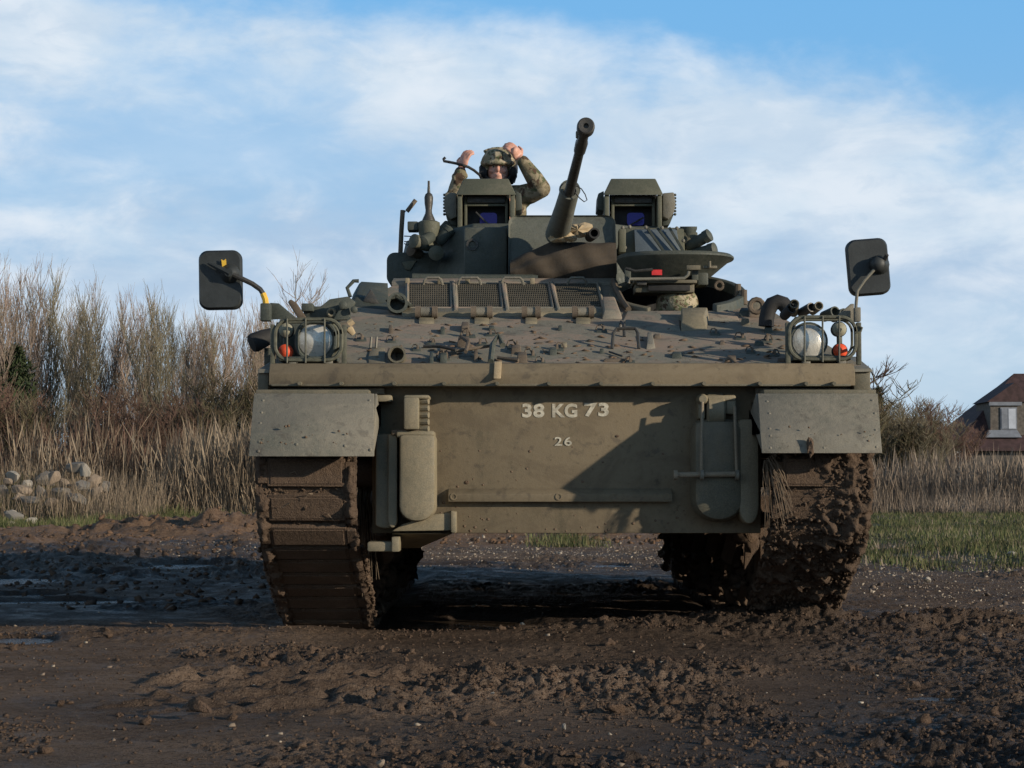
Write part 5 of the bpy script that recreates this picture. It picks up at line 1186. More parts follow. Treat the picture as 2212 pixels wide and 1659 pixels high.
def bracket(u, v, s=1., mat='turret', mat2='rust'):
    """welded foot, upright ear and a bent strap"""
    r = random.Random(int(u * 7 + v)); w = 14 * s
    o = part('tie_down_bracket', MB().hull8([G(u - w, v + 3), G(u + w, v + 3), G(u + w * .9, v - 4), G(u - w * .8, v - 4), G(u - w * .9, v + 2, .008), G(u + w * .9, v + 2, .008), G(u + w * .8, v - 3, .008), G(u - w * .7, v - 3, .008)]), mat, bevel=.002)
    x = u + r.uniform(-6, 6) * s; part('bracket_ear', MB().hull8([G(x - 3, v + 2), G(x + 4, v + 2), G(x + 4, v - 2), G(x - 3, v - 2), G(x - 1, v + 1, .035 * s), G(x + 3, v + 1, .03 * s), G(x + 3, v - 1, .03 * s), G(x - 1, v - 1, .035 * s)]), mat2, o, bevel=.002)
    q = r.choice((-1, 1)); part('bracket_strap', MB().tube([G(u + q * w, v, .01), G(u + q * w * .7, v - 2, .03 * s), G(u + q * w * .1, v - 1, .036 * s), G(u - q * w * .3, v, .012)], .0045 * s, 5), mat2, o, bevel=0)
for q in ((846, 738, .8), (930, 742, .7), (1012, 728, 1.2), (1040, 745, .9), (958, 776, 1.1), (1110, 752, 1.1), (1146, 770, 1.), (1168, 784, .8), (1205, 756, 1.), (1300, 716, .9), (1545, 722, .8), (1600, 732, .9), (1622, 762, .8), (1655, 738, 1.), (1362, 784, .8), (1060, 724, .8), (900, 756, .7), (780, 735, .9), (1672, 768, .8)): bracket(*q)
# dried mud flecks
nfl = 280; uu = rng.uniform(770, 1690, nfl); vv = rng.uniform(695, 793, nfl); pp_ = np.array([tuple(G(a_, c_)) for a_, c_ in zip(uu, vv)]); sf = .003 + .013 * rng.random(nfl) ** 2.5
scatter('dried_mud', LPM0, M['mudfleck'], pp_, np.stack([sf * 1.5, sf * 1.3, sf * .45], 1), rng.uniform(0, 6, nfl), np.tile([[.31, 0]], (nfl, 1)), parent=AV)
nfl = 150; uu = rng.uniform(950, 1480, nfl); vv = 1148 - 190 * rng.random(nfl) ** 2.2; pp_ = np.array([tuple(P(a_, c_, FY(c_))) for a_, c_ in zip(uu, vv)]); sf = .001 + .005 * rng.random(nfl) ** 3
scatter('dried_mud', LPM0, M['mudfleck'], pp_, np.stack([sf * 1.2, sf * .4, sf * 1.4], 1), np.zeros(nfl), np.zeros((nfl, 2)), parent=AV)
nfl = 120; uu = np.concatenate([rng.uniform(545, 800, 60), rng.uniform(1650, 1900, 60)]); vv = 978 - 60 * rng.random(nfl) ** 2.2; pp_ = np.array([tuple(P(a_, c_, 8.60)) for a_, c_ in zip(uu, vv)]); sf = .001 + .0045 * rng.random(nfl) ** 3
scatter('dried_mud', LPM0, M['mudfleck'], pp_, np.stack([sf * 1.2, sf * .6, sf * 1.4], 1), np.zeros(nfl), np.zeros((nfl, 2)), parent=AV)
# tool bracket box at left
mb = MB(); mb.hull8([G(797, 800), G(832, 800), G(832, 760), G(800, 760), P(795, 772, 9.2), P(832, 772, 9.2), P(832, 750, 9.4), P(800, 750, 9.4)]); part('bracket_box', mb, 'cast', bevel=.004)
for u in (800, 812): part('bracket_fin', MB().tube([P(u, 752, 9.38), P(u + 2, 728, 9.4)], .006, 4), 'fender', bevel=0)
a = G(858, 782, .03); part('pipe_clip', MB().lathe(a, (0, -1, .2), [(-.1, .042), (.03, .044), (.03, .034), (-.08, .034)], 16), 'hull', bevel=0)
clamp(846, 770, 22, 20, 'rust', .05)
# shovel bracket with rods
part('bracket_rod', MB().tube([G(915, 770, .05), G(950, 772, .055), G(985, 778, .05)], .009, 7), 'steel', bevel=0)
part('bracket_rod', MB().tube([G(985, 776, .04), G(1065, 768, .05)], .008, 7), 'rust', bevel=0)
part('bracket_arm', MB().tube([G(996, 748, .05), G(1012, 765, .06), G(1006, 782, .05)], .010, 7), 'rust', bevel=0)
clamp(932, 785, 10, 26, 'turret', .07); clamp(958, 780, 14, 10, 'turret', .06); clamp(1062, 792, 60, 6, 'rust', .02); clamp(1028, 775, 10, 18, 'rust', .06); clamp(980, 765, 12, 12, 'rust', .05)
part('clamp_jaw', MB().tube([G(1060, 790, .02), G(1064, 772, .06), G(1076, 764, .09), G(1086, 772, .06)], .015, 8), 'turret', bevel=0)
mb = MB(); mb.hull8([P(1066, 818, 8.90), P(1082, 818, 8.90), P(1082, 816, 8.93), P(1066, 816, 8.93), P(1068, 782, 8.96), P(1084, 782, 8.96), P(1084, 780, 8.985), P(1068, 780, 8.985)]); part('strap_end', mb, 'tan', bevel=.003)
part('clamp_bar', MB().tube([G(1075, 786, .03), G(1120, 792, .03)], .009, 7), 'rust', bevel=0)
# bent handle and cleat on the right half
part('step_handle', MB().tube([G(1322, 754, 0), G(1325, 750, .07), G(1332, 748, .09), G(1372, 748, .09), G(1378, 750, .07), G(1380, 754, 0)], .009, 7), 'steel', bevel=0)
part('step_handle', MB().tube([G(1338, 716, 0), G(1342, 716, .05), G(1348, 724, .05), G(1349, 728, 0)], .009, 7), 'steel', bevel=0)
mb = MB(); mb.hull8([G(1396, 755), G(1416, 753), G(1410, 728), G(1398, 728), G(1398, 752, .02), G(1413, 751, .02), G(1409, 730, .03), G(1399, 730, .03)]); part('cleat', mb, 'fender', bevel=.003)
part('wiper_rod', MB().tube([G(1316, 764, .01), G(1345, 774, .01)], .005, 5), 'steel', bevel=0)
# bolts down the right shoulder
for (u, v, Y, h_, r_) in ((1594, 628, 10.5, .075, .018), (1607, 638, 10.35, .06, .018)):
    p = P(u, v, Y); part('shoulder_bolt', MB().cyl(p - Vector((0, 0, .05)), p + Vector((0, 0, h_ * .5)), r_, r_, 10), 'rust', bevel=0)
for (u, v, Y, r_) in ((1553, 617, 10.6, .022), (1634, 661, 10.0, .035)):
    p = P(u, v, Y); part('lifting_eye', MB().tube([(p.x + r_ * math.cos(a), Y, p.z + r_ * math.sin(a)) for a in np.linspace(0, 2 * math.pi, 13)], r_ * .42, 7), 'rust', bevel=0)
mb = MB(); mb.prism([P(u, v, 10.05) for u, v in ((1618, 685), (1622, 660), (1634, 648), (1652, 655), (1664, 672), (1660, 688))], (0, .05, 0)); part('lifting_plate', mb, 'glacis', bevel=.008)
mb = MB(); mb.hull8([G(1596, 684), G(1640, 684), G(1636, 675), G(1600, 675), G(1597, 682, .03), G(1639, 682, .03), G(1635, 676, .03), G(1601, 676, .03)]); part('shoulder_block', mb, 'turret')

# --- driver's hatch lid, swung up over the opening
Yh = 10.62; lc = P(1462, 572, Yh); mb = MB(); n = 44; vs = []
def lidring(sx_, sy_, dx, dz, dy=0): return [(lc.x + dx + sx_ * math.copysign(abs(math.cos(t_)) ** .8, math.cos(t_)), Yh + .12 + dy + sy_ * math.copysign(abs(math.sin(t_)) ** .8, math.sin(t_)), lc.z + dz) for t_ in np.linspace(0, 2 * math.pi, n, endpoint=False)]
rings = [lidring(.30, .26, -.01, .062), lidring(.325, .30, -.005, .060), lidring(.334, .31, 0, .048), lidring(.334, .31, 0, .038), lidring(.318, .30, -.01, .028), lidring(.25, .23, -.03, -.045, .03), lidring(.20, .20, -.05, -.085, .05)]
for r_ in rings: mb.v += r_
for i in range(len(rings) - 1): mb.f += [(i * n + k, (i + 1) * n + k, (i + 1) * n + (k + 1) % n, i * n + (k + 1) % n) for k in range(n)]
mb.f += [tuple(range(n)), tuple((len(rings) - 1) * n + k for k in range(n - 1, -1, -1))]
lid = part('driver_hatch_lid', mb, 'turret', bevel=0, deg=30)
Yf = Yh - .2
part('lid_handle', MB().tube([P(1352, 580, Yf), P(1372, 586, Yf - .02), P(1410, 582, Yf - .02)], .009, 7), 'steel', lid, bevel=0)
part('lid_latch', MB().b2(P(1483, 583, Yf), P(1512, 574, Yf + .03)), 'hull', lid, bevel=.003)
part('lid_latch', MB().b2(P(1518, 580, Yf), P(1548, 575, Yf + .03)), 'hull', lid, bevel=.003)
part('lid_pin', MB().cyl(P(1533, 578, Yf - .01), P(1533, 564, Yf - .01), .008, .008, 8), 'hull', lid, bevel=0)
part('red_marker', MB().b2(P(1408, 594, Yf - .02), P(1430, 583, Yf - .012)), 'red', lid, bevel=0, smooth=False)
for ua, va, ub, vb in ((1355, 580, 1358, 610), (1500, 582, 1498, 606)): part('lid_support', MB().b2(P(ua - 5, vb, Yf + .06), P(ua + 7, va, Yf + .1)), 'turret', lid, bevel=.004)
mb = MB(); ubox(mb, 1368, 604, 1506, 612, Yf, .25); ubox(mb, 1372, 612, 1500, 632, Yf + .04, .2); pv = part('periscope_block', mb, 'hull', bevel=.008)
part('periscope_rail', MB().tube([P(1358, 612, Yf - .03), P(1360, 603, Yf - .03), P(1450, 602, Yf - .03), P(1478, 601, Yf - .03), P(1486, 594, Yf - .03), P(1488, 586, Yf - .03)], .009, 7), 'fender', pv, bevel=0)
part('periscope_end', MB().b2(P(1376, 616, Yf - .01), P(1396, 606, Yf + .02)), 'steel', pv, bevel=.004)
part('periscope_window', MB().b2(P(1400, 628, Yf + .02), P(1490, 616, Yf + .038)), 'rubber', pv, bevel=.002)
mb = MB(); ubox(mb, 1506, 588, 1530, 616, Yf + .1, .2); part('hatch_arm', mb, 'turret', bevel=.01)

# --- turret
def tp(u, Y): return P(u, 0, Y).x
zR = 1.905; Tt = P(0, 490, 11.75).z
plan = [(tp(1000, 11.45), 11.45), (tp(1338, 11.45), 11.45), (tp(1485, 11.9), 11.85), (tp(1545, 12.3), 12.4), (tp(1530, 13.4), 13.4), (tp(870, 13.4), 13.4), (tp(845, 12.4), 12.4), (tp(905, 11.9), 11.9)]
mb = MB(); c_ = sum(x for x, y in plan) / 8; n = 8
mb.v = [(x, y, zR) for x, y in plan] + [(c_ + (x - c_) * .90, y + .12 * (1 if y < 12 else 0), Tt) for x, y in plan]
mb.f = [tuple(range(n - 1, -1, -1)), tuple(range(n, 2 * n))] + [(i, (i + 1) % n, (i + 1) % n + n, i + n) for i in range(n)]
part('turret_body', mb, 'turret', bevel=.02)
part('turret_ring', MB().lathe((VC + .1, 12.4, zR - .01), (0, 0, 1), [(0, 1.0), (.05, 1.0), (.05, .9)], 40), 'turret', bevel=0)
# front left panel with round port
mb = MB(); ubox(mb, 1002, 490, 1096, 605, 11.28, .4); fp = part('turret_front_plate', mb, 'turret', bevel=.015)
p = P(1020, 528, 11.27); part('port_ring', MB().lathe((p.x, 11.3, p.z), (0, -1, 0), [(0, .036), (.03, .036), (.03, .022), (.005, .02)], 18), 'steel', fp, bevel=0)
# left stowage bin
mb = MB(); a, b = P(835, 608, 11.8), P(1000, 545, 11.8); mb.prism([(x, 11.8, z) for x, z in rr_poly(a.x, a.z - .02, b.x, b.z, .05)], (0, .9, 0)); part('stowage_bin', mb, 'turret', bevel=.01)
part('bin_strap', MB().prism([P(u, v, 11.78) for u, v in ((868, 566), (900, 562), (886, 584), (876, 582))], (0, .02, 0)), 'hood', bevel=.004)
# mantlet
mb = MB(); ym = 11.0; a, b = P(1098, 606, ym), P(1333, 453, ym); zs = P(0, 520, ym).z
pr = rr_poly(a.x, a.z, b.x, b.z, .055, 6)
n = len(pr); cx_ = (a.x + b.x) / 2; mb.v = []
for yy, sc, f in ((ym + .03, .97, 0), (ym + .0, 1, 1), (ym + .6, 1, 1)):
    for x, z in pr:
        lean = .22 * max(0, (z - zs) / (b.z - zs)) if f < 2 and yy < ym + .5 else 0
        mb.v.append((cx_ + (x - cx_) * sc, yy + lean, z if sc == 1 else (a.z + b.z) / 2 + (z - (a.z + b.z) / 2) * sc))
mb.f = [tuple(range(n))] + [(i * n + k, i * n + (k + 1) % n, (i + 1) * n + (k + 1) % n, (i + 1) * n + k) for i in range(2) for k in range(n)] + [tuple(2 * n + k for k in range(n - 1, -1, -1))]
mb.f = [tuple(reversed(f)) for f in mb.f]
part('gun_mantlet', mb, 'mantlet', bevel=.012, deg=40)
# canvas cover over the lower half, sagging
nx, nz = 30, 14; vs = []; a, b = P(1102, 604, 10.93), P(1332, 524, 10.93)
for j in range(nz + 1):
    for i in range(nx + 1):
        s_, t_ = i / nx, j / nz; x = a.x + (b.x - a.x) * s_; top = b.z + .012 * math.sin(s_ * 3.1) - .095 * max(0, (.40 - s_)) / .40; z = a.z + (top - a.z) * t_
        bul = .075 * math.sin(math.pi * min(1, t_ * .95 + .05)) ** .6 * math.sin(math.pi * (s_ * .94 + .03)) ** .4
        wr = .012 * math.sin(s_ * 23 + t_ * 5) * (1 - t_ * .5) + .008 * math.sin(s_ * 9 - t_ * 14)
        vs.append((x, 10.985 - bul - wr * .8, z + wr * .3))
fs = [(j * (nx + 1) + i, j * (nx + 1) + i + 1, (j + 1) * (nx + 1) + i + 1, (j + 1) * (nx + 1) + i) for j in range(nz) for i in range(nx)]
mb = MB(); mb.add(vs, fs); cvs = part('mantlet_cover', mb, 'canvas', bevel=0, deg=80)
# torn tan canvas round the barrel foot
def ragged(cu, cv, ru, rv, Y, seed, mat, name='torn_canvas', bul=.04):
    r = random.Random(seed); pts = []
    for k in range(26):
        th = 2 * math.pi * k / 26; q = 1 + .18 * math.sin(th * 3 + seed) + r.uniform(-.10, .10); pts.append((cu + ru * q * math.cos(th), cv - rv * q * math.sin(th)))
    mb = MB(); c = P(cu, cv, Y - bul); mb.v = [tuple(c)] + [tuple(P(u, v, Y + r.uniform(-.01, .01))) for u, v in pts] + [tuple(c.lerp(P(u, v, Y), .6) + Vector((0, -bul * .3 + r.uniform(-.012, .012), 0))) for u, v in pts]
    m_ = 26; mb.f = [(0, 1 + m_ + k, 1 + m_ + (k + 1) % m_) for k in range(m_)] + [(1 + m_ + k, 1 + k, 1 + (k + 1) % m_, 1 + m_ + (k + 1) % m_) for k in range(m_)]
    return part(name, mb, mat, bevel=0, deg=60)
ragged(1216, 511, 30, 14, 10.90, 3, 'tan'); ragged(1248, 497, 34, 15, 10.93, 5, 'tan')
# gun: sleeve, barrel, muzzle
g0, g1, gm_ = P(1206, 500, 10.95), P(1231, 412, 10.35), P(1263, 283, 9.42)
ax = (g1 - g0); part('barrel_sleeve', MB().lathe(g0, ax, [(-.05, .072), (0, .070), (ax.length * .6, .058), (ax.length - .01, .054), (ax.length, .052), (ax.length, .036), (ax.length - .05, .034)], 24), 'mantlet', bevel=0)
part('sleeve_collar', MB().lathe(g1 + Vector((0, .03, .01)), Vector((0, -1, .35)), [(-.015, .056), (.0, .060), (.015, .056), (.015, .046), (-.015, .046)], 22), 'turret', bevel=0)
b0 = P(1226, 430, 10.45); ax2 = gm_ - b0; L_ = ax2.length
part('gun_barrel', MB().lathe(b0, ax2, [(-.1, .029), (L_ * .3, .028), (L_ * .72, .025), (L_ * .73, .031), (L_ * .84, .033), (L_ * .88, .027), (L_, .026)], 20), 'steel', bevel=0)
mz = P(1266, 271, 9.38); nrm = (mz - b0).normalized(); fdir = Vector((.02, -1, .12)).normalized()
part('muzzle_brake', MB().lathe(mz - fdir * .09, fdir, [(0, .024), (.01, .040), (.03, .045), (.07, .046), (.085, .044), (.09, .038), (.086, .014), (.07, .012)], 26), 'steel', bevel=0)
part('muzzle_clamp', MB().b2(P(1244, 297, 9.5), P(1252, 285, 9.54)), 'fender')
part('lanyard', MB().tube([P(u, v, 10.3) for u, v in ((1238, 408), (1246, 402), (1256, 408), (1264, 420), (1268, 432), (1262, 436), (1252, 428), (1240, 414))], .0032, 5), 'rubber', bevel=0)
# coaxial gun stub
part('coaxial_gun', MB().lathe(P(1274, 512, 10.95), P(1288, 500, 10.7) - P(1274, 512, 10.95), [(0, .03), (.18, .032), (.18, .022), (.1, .02)], 14), 'rubber', bevel=0)
# right side smoke rack face
mb = MB(); mb.hull8([P(1335, 550, 11.5), P(1480, 550, 11.5), P(1480, 548, 12), P(1335, 548, 12), P(1340, 492, 11.62), P(1477, 494, 11.62), P(1475, 492, 12), P(1342, 490, 12)]); part('turret_cheek', mb, 'hood', bevel=.008)
mb = MB(); mb.hull8([P(1372, 548, 11.44), P(1470, 548, 11.44), P(1470, 546, 11.5), P(1372, 546, 11.5), P(1370, 497, 11.56), P(1462, 497, 11.56), P(1460, 495, 11.61), P(1370, 495, 11.61)])
M['bluegrey'] = paint('blue_grey_panel', (.085, .11, .13), (.13, .15, .16), .4, seed=51)
chk = part('cheek_panel', mb, 'bluegrey', bevel=.004)
for (ua, ub) in ((1398, 1436), (1420, 1462), (1446, 1478)): part('cheek_rib', MB().tube([P(ua, 492, 11.53), P(ub, 546, 11.42)], .010, 4), 'turret', chk, bevel=0)
for u, v in ((1345, 492), (1360, 490), (1395, 491), (1430, 492), (1462, 493), (1350, 535), (1476, 520)): p = P(u, v, 11.5); part('bolt', MB().ell(p, .012, 8, 5), 'fender', chk, bevel=0)
mb = MB(); ubox(mb, 1337, 494, 1352, 545, 11.40, .1); part('cheek_post', mb, 'hood', bevel=.006)
def grenade(u, v, du, dv, dy, L, r_, mat='steel', Y=11.6):
    a = P(u, v, Y); b = P(u + du, v + dv, Y + dy); d = (b - a).normalized(); part('smoke_discharger', MB().lathe(a, d, [(-.02, r_ * .7), (0, r_), (L * .75, r_), (L * .76, r_ * 1.12), (L, r_ * 1.12), (L + .005, r_ * .8), (L + .012, .01)], 18), mat, bevel=0)
part('smoke_discharger', MB().lathe(P(1487, 524, 11.7), (0, -.15, 1), [(0, .045), (.07, .048), (.085, .054), (.10, .054), (.10, .045)], 18), 'turret', bevel=0); part('discharger_end', MB().lathe(P(1497, 510, 11.62), (0, -1, 0), [(0, .022), (.02, .022), (.022, .01)], 12), 'hood', bevel=0); grenade(1490, 532, 24, -14, -.04, .15, .036, 'turret'); grenade(1492, 552, 28, -8, -.05, .17, .036, 'turret'); pass
part('discharger_bracket', MB().b2(P(1476, 545, 11.65), P(1502, 508, 11.8)), 'hood')
# left dischargers and antenna mount
ab = P(925, 500, 11.75)
part('antenna_bracket', MB().b2(P(880, 497, 11.72), P(905, 484, 11.85)), 'turret'); part('antenna_base', MB().lathe(P(926, 515, 11.75), (0, 0, 1), [(0, .055), (.07, .072), (.10, .070), (.11, .05)], 18), 'hood', bevel=0)
part('antenna_insulator', MB().lathe(P(926, 488, 11.75), (.0, 0, 1), [(0, .045), (.04, .040), (.08, .022), (.10, .020), (.14, .026), (.18, .028), (.20, .022), (.21, .010), (.24, .008), (.285, .007)], 16), 'steel', bevel=0)
part('antenna_tip', MB().cyl(P(926, 418, 11.75), P(926, 404, 11.75), .010, .008, 8), 'fender', bevel=0)
grenade(925, 530, -26, -8, -.08, .13, .040, 'hood', 11.7); grenade(940, 548, 5, -3, -.3, .14, .042, 'hood', 11.75); grenade(930, 512, -18, 12, -.1, .12, .036, 'turret', 11.7); grenade(905, 548, -14, -6, -.05, .08, .034, 'rust', 11.8); grenade(950, 520, 12, -14, .0, .10, .038, 'turret', 11.75)
mb = MB(); mb.prism([P(u, v, 11.85) for u, v in ((930, 545), (925, 500), (968, 490), (1000, 488), (1002, 600), (960, 600))], (0, .3, 0)); part('discharger_block', mb, 'hood', bevel=.02)
mb = MB(); mb.prism([P(u, v, 11.9) for u, v in ((948, 490), (962, 475), (1000, 492), (1000, 510), (950, 512))], (0, .2, 0)); part('turret_lug', mb, 'turret', bevel=.01)
part('wire_guide_post', MB().tube([P(865, 548, 11.85), P(867, 500, 11.85), P(870, 454, 11.85)], .015, 8), 'rust', bevel=0)
part('whip_stub', MB().cyl(P(879, 457, 11.85), P(898, 432, 11.85), .014, .014, 8), 'rust', bevel=0)
part('cable', MB().tube([P(871, 462, 11.85), P(876, 456, 11.85)], .004, 5), 'rubber', bevel=0)
for pts in (((873, 510), (895, 511)), ((873, 522), (890, 522)), ((873, 526), (880, 530), (890, 520), (897, 508)), ((880, 543), (888, 528), (896, 512))): part('cable', MB().tube([P(u, v, 11.83) for u, v in pts], .0035, 5), 'rubber', bevel=0)

# sights
def sight(um, s, Y, label):
    """um: centre; s=+1 the side box sits on the right; returns root"""
    root = empty('sight_housing', P(um, 490, Y + .2), AV); root['label'] = label
    W_ = 62
    # hood: sloped front lip and flat top
    mb = MB(); mb.hull8([P(um - W_ - 3, 421, Y), P(um + W_ + 3, 421, Y), P(um + W_ - 2, 417, Y + .5), P(um - W_ + 2, 417, Y + .5), P(um - 48, 386, Y + .14), P(um + 48, 386, Y + .14), P(um + 46, 390, Y + .5), P(um - 46, 390, Y + .5)]); part('sight_hood', mb, 'hood', root, bevel=.006)
    # cheeks of the frame
    for k in (-1, 1):
        mb = MB(); a, b = P(um + k * 62, 497, Y + .02), P(um + k * 52, 420, Y + .02); mb.b2((a.x, Y + .02, a.z), (b.x, Y + .48, b.z)); part('sight_cheek', mb, 'hood', root, bevel=.005)
    mb = MB(); ubox(mb, um - 51, 421, um + 51, 492, Y + .40, .04); part('sight_back', mb, 'dark', root, bevel=0)
    mb = MB(); ubox(mb, um - 51, 489, um + 51, 497, Y + .05, .36); part('sight_floor', mb, 'turret', root, bevel=.003)
    for k in (-1, 1): mb = MB(); ubox(mb, um + k * 44 - 3, 424, um + k * 44 + 3, 489, Y + .10, .05); part('window_post', mb, 'hood', root, bevel=.003)
    mb = MB(); ubox(mb, um - 41, 424, um + 41, 438, Y + .08, .05); part('window_shade', mb, 'steel', root, bevel=.003)
    mb = MB(); ubox(mb, um - 41, 440, um + 41, 445, Y + .10, .03); part('window_bar', mb, 'hood', root, bevel=.002)
    mb = MB(); ubox(mb, um - 40, 446, um + 40, 488, Y + .2, .02); part('sight_window', mb, 'rubber', root, bevel=0)
    c = P(um + 5, 473, Y + .19); mb = MB(); mb.prism([(c.x + x, c.y, c.z + z) for x, z in rr_poly(-.055, -.042, .055, .04, .02, 3)][::-1], (0, .008, 0)); part('sight_lens', mb, 'violet', root, bevel=0)
    part('wiper', MB().tube([P(um - 6 * s, 486, Y + .12), P(um + 22 * s, 470 if s > 0 else 458, Y + .12)], .006, 5), 'steel', root, bevel=0)
    # side boxes
    k = s; mb = MB(); mb.prism([P(um + k * x, v, Y + .08) for x, v in ((63.5, 417), (88, 415), (91, 440), (88, 460), (76, 474), (63.5, 468))], (0, .3, 0)); part('side_box', mb, 'fender', root, bevel=.008)
    mb = MB(); mb.prism([P(um + k * x, v, Y + .14) for x, v in ((63.5, 468), (88, 462), (78, 486), (63.5, 488))], (0, .22, 0)); part('side_box_foot', mb, 'turret', root, bevel=.006)
    mb = MB(); mb.prism([P(um - k * x, v, Y + .14) for x, v in ((63.5, 412), (76, 418), (78, 452), (63.5, 456))], (0, .25, 0)); part('side_bracket', mb, 'turret', root, bevel=.006)
    for q in range(7): part('side_knob', MB().ell(P(um + k * 90, 421 + q * 7, Y + .14), (.010, .014, .009), 7, 5), 'turret', root, bevel=0)
    return root
sight(1368, 1, 11.75, 'right hand sight housing with violet window glass'); sight(1050, -1, 11.75, 'left hand sight housing below the commander')
# ------------------------------------------------------------------ people
def baked(name, mb, mat, parent, voxel, loc, iters=2):
    """one continuous skin from overlapping forms"""
    me = bpy.data.meshes.new(name); me.from_pydata([tuple(Vector(p) - Vector(loc)) for p in mb.v], [], mb.f)
    o = bpy.data.objects.new('tmp', me); C.objects.link(o)
    md = o.modifiers.new('r', 'REMESH'); md.mode = 'VOXEL'; md.voxel_size = voxel; md.use_smooth_shade = True
    ms = o.modifiers.new('s', 'SMOOTH'); ms.factor = .5; ms.iterations = iters
    bpy.context.view_layer.update(); m2 = bpy.data.meshes.new_from_object(o.evaluated_get(bpy.context.evaluated_depsgraph_get())); m2.name = name
    bpy.data.objects.remove(o); m2.materials.clear(); m2.materials.append(M[mat])
    for p in m2.polygons: p.use_smooth = True
    q = bpy.data.objects.new(name, m2); link(q, parent, loc); return q
def limb(mb, pts, rs, seg=12):
    n = len(pts)
    for i in range(n - 1):
        a, b = Vector(pts[i]), Vector(pts[i + 1]); mb.tube([a, b], [rs[i], rs[i + 1]], seg)
    for p, r_ in zip(pts, rs): mb.ell(p, r_ * 1.0, seg, 8)
def hand(mb, wrist, dirv, palm_n, side, curl=1., s=1.):
    """palm, four unequal curled fingers, thumb from the side of the palm"""
    d = Vector(dirv).normalized(); n = Vector(palm_n); n = (n - d * n.dot(d)).normalized(); w = d.cross(n) * side
    c = wrist + d * .045 * s
    M3 = Matrix((w, d, n)).transposed(); mb.ell(c, (.038 * s, .048 * s, .018 * s), 12, 8, M3.to_euler()); mb.ell(wrist, .026 * s, 10, 7)
    for i, (off, L) in enumerate(((.028, .070), (.010, .080), (-.009, .074), (-.027, .058))):
        b = c + d * .036 * s + w * off * s; p = b; dd = d.copy(); pts = [p]
        for k in range(3):
            dd = (dd + n * (.28 + .42 * k) * curl).normalized(); p = p + dd * L * s * (.42, .33, .25)[k]; pts.append(p)
        limb(mb, [c + w * off * .8 * s] + pts, [.011 * s, .0098 * s, .0092 * s, .0085 * s, .0075 * s], 8)
    tb = c - d * .018 * s + w * .028 * s; t1 = tb + (w * .8 + d * .5 + n * .3).normalized() * .036 * s; t2 = t1 + (w * .25 + d * .8 + n * .5 * curl).normalized() * .032 * s
    limb(mb, [c, tb, t1, t2], [.014 * s, .013 * s, .011 * s, .009 * s], 8)
# commander standing in the turret hatch
Yp = 12.75; k_ = Yp / F
CM = empty('person', (P(1078, 600, Yp).x, Yp, 1.75))
tag(CM, 'soldier in camouflage jacket and helmet standing in the hatch with both hands raised', 'person')
hc = P(1076, 366, Yp); neck = P(1078, 402, Yp + .02); chest = P(1080, 450, Yp + .03); pel = Vector((chest.x, Yp + .05, 1.86))
shL, shR = P(1030, 428, Yp + .03), P(1124, 426, Yp + .03)
elL, elR = P(978, 440, Yp - .05), P(1170, 408, Yp - .08)
wrL, wrR = P(996, 366, Yp - .10), P(1126, 344, Yp - .14)
body = MB()
body.ell(hc, (.074, .092, .105), 20, 14); body.ell(hc + Vector((0, -.035, -.055)), (.056, .055, .055), 16, 10)           # skull, jaw
body.ell(hc + Vector((0, -.100, -.012)), (.012, .018, .022), 10, 8); body.tube([hc + Vector((0, -.088, .018)), hc + Vector((0, -.106, -.016))], [.008, .012], 8)   # nose
body.ell(hc + Vector((0, -.083, .028)), (.052, .016, .010), 12, 8)                                                      # brow
body.ell(hc + Vector((0, -.088, -.048)), (.022, .010, .005), 10, 6); body.ell(hc + Vector((0, -.087, -.057)), (.018, .010, .005), 10, 6); body.ell(hc + Vector((0, -.075, -.088)), (.022, .020, .014), 10, 7)
for s in (-1, 1): body.ell(hc + Vector((s * .076, .005, -.01)), (.010, .018, .030), 8, 8); body.ell(hc + Vector((s * .038, -.072, -.022)), (.022, .018, .018), 8, 6)
limb(body, [hc + Vector((0, .01, -.06)), neck, chest], [.052, .055, .09]); limb(body, [chest, pel], [.13, .12])
limb(body, [chest, shL, elL, wrL], [.07, .055, .040, .026]); limb(body, [chest, shR, elR, wrR], [.07, .055, .040, .026])
hand(body, wrL, Vector((.30, -.1, .9)), Vector((.55, .80, -.2)), 1, 1.35, 1.08); hand(body, wrR, Vector((-.6, -.1, .72)), Vector((-.35, .85, -.3)), -1, 1.1, 1.08)
baked('body', body, 'skin', CM, .0065, CM.location, 1)
for s in (-1, 1):
    e_ = hc + Vector((s * .030, -.082, .006)); build('eye', MB().ell(e_, (.011, .010, .007), 10, 7), M['white'], CM); build('iris', MB().ell(e_ + Vector((0, -.007, 0)), (.005, .004, .005), 8, 5), M['dark'], CM)
jk = MB()
jk.ell(chest + Vector((0, .01, -.03)), (.185, .125, .20), 20, 12); jk.ell(pel + Vector((0, 0, .1)), (.165, .12, .2), 18, 10); limb(jk, [shL, shR], [.085, .085], 16); limb(jk, [neck + Vector((0, .01, -.035)), chest], [.068, .12])
limb(jk, [shL + Vector((.02, 0, 0)), shL.lerp(elL, .5), elL, elL.lerp(wrL, .45), wrL - (wrL - elL).normalized() * .02], [.078, .066, .056, .054, .041], 14)
limb(jk, [shR - Vector((.02, 0, 0)), shR.lerp(elR, .5), elR, elR.lerp(wrR, .4), wrR - (wrR - elR).normalized() * .02], [.078, .072, .062, .060, .043], 14)
r_ = random.Random(5)
for a_, b_ in ((shL, elL), (elL, wrL), (shR, elR), (elR, wrR)):
    for q in range(5): c = a_.lerp(b_, r_.uniform(.15, .85)); jk.ell(c + Vector((r_.uniform(-.02, .02), -.02, r_.uniform(-.02, .02))), (.045, .04, .02), 10, 7, (r_.uniform(-1, 1), r_.uniform(-1, 1), 0))
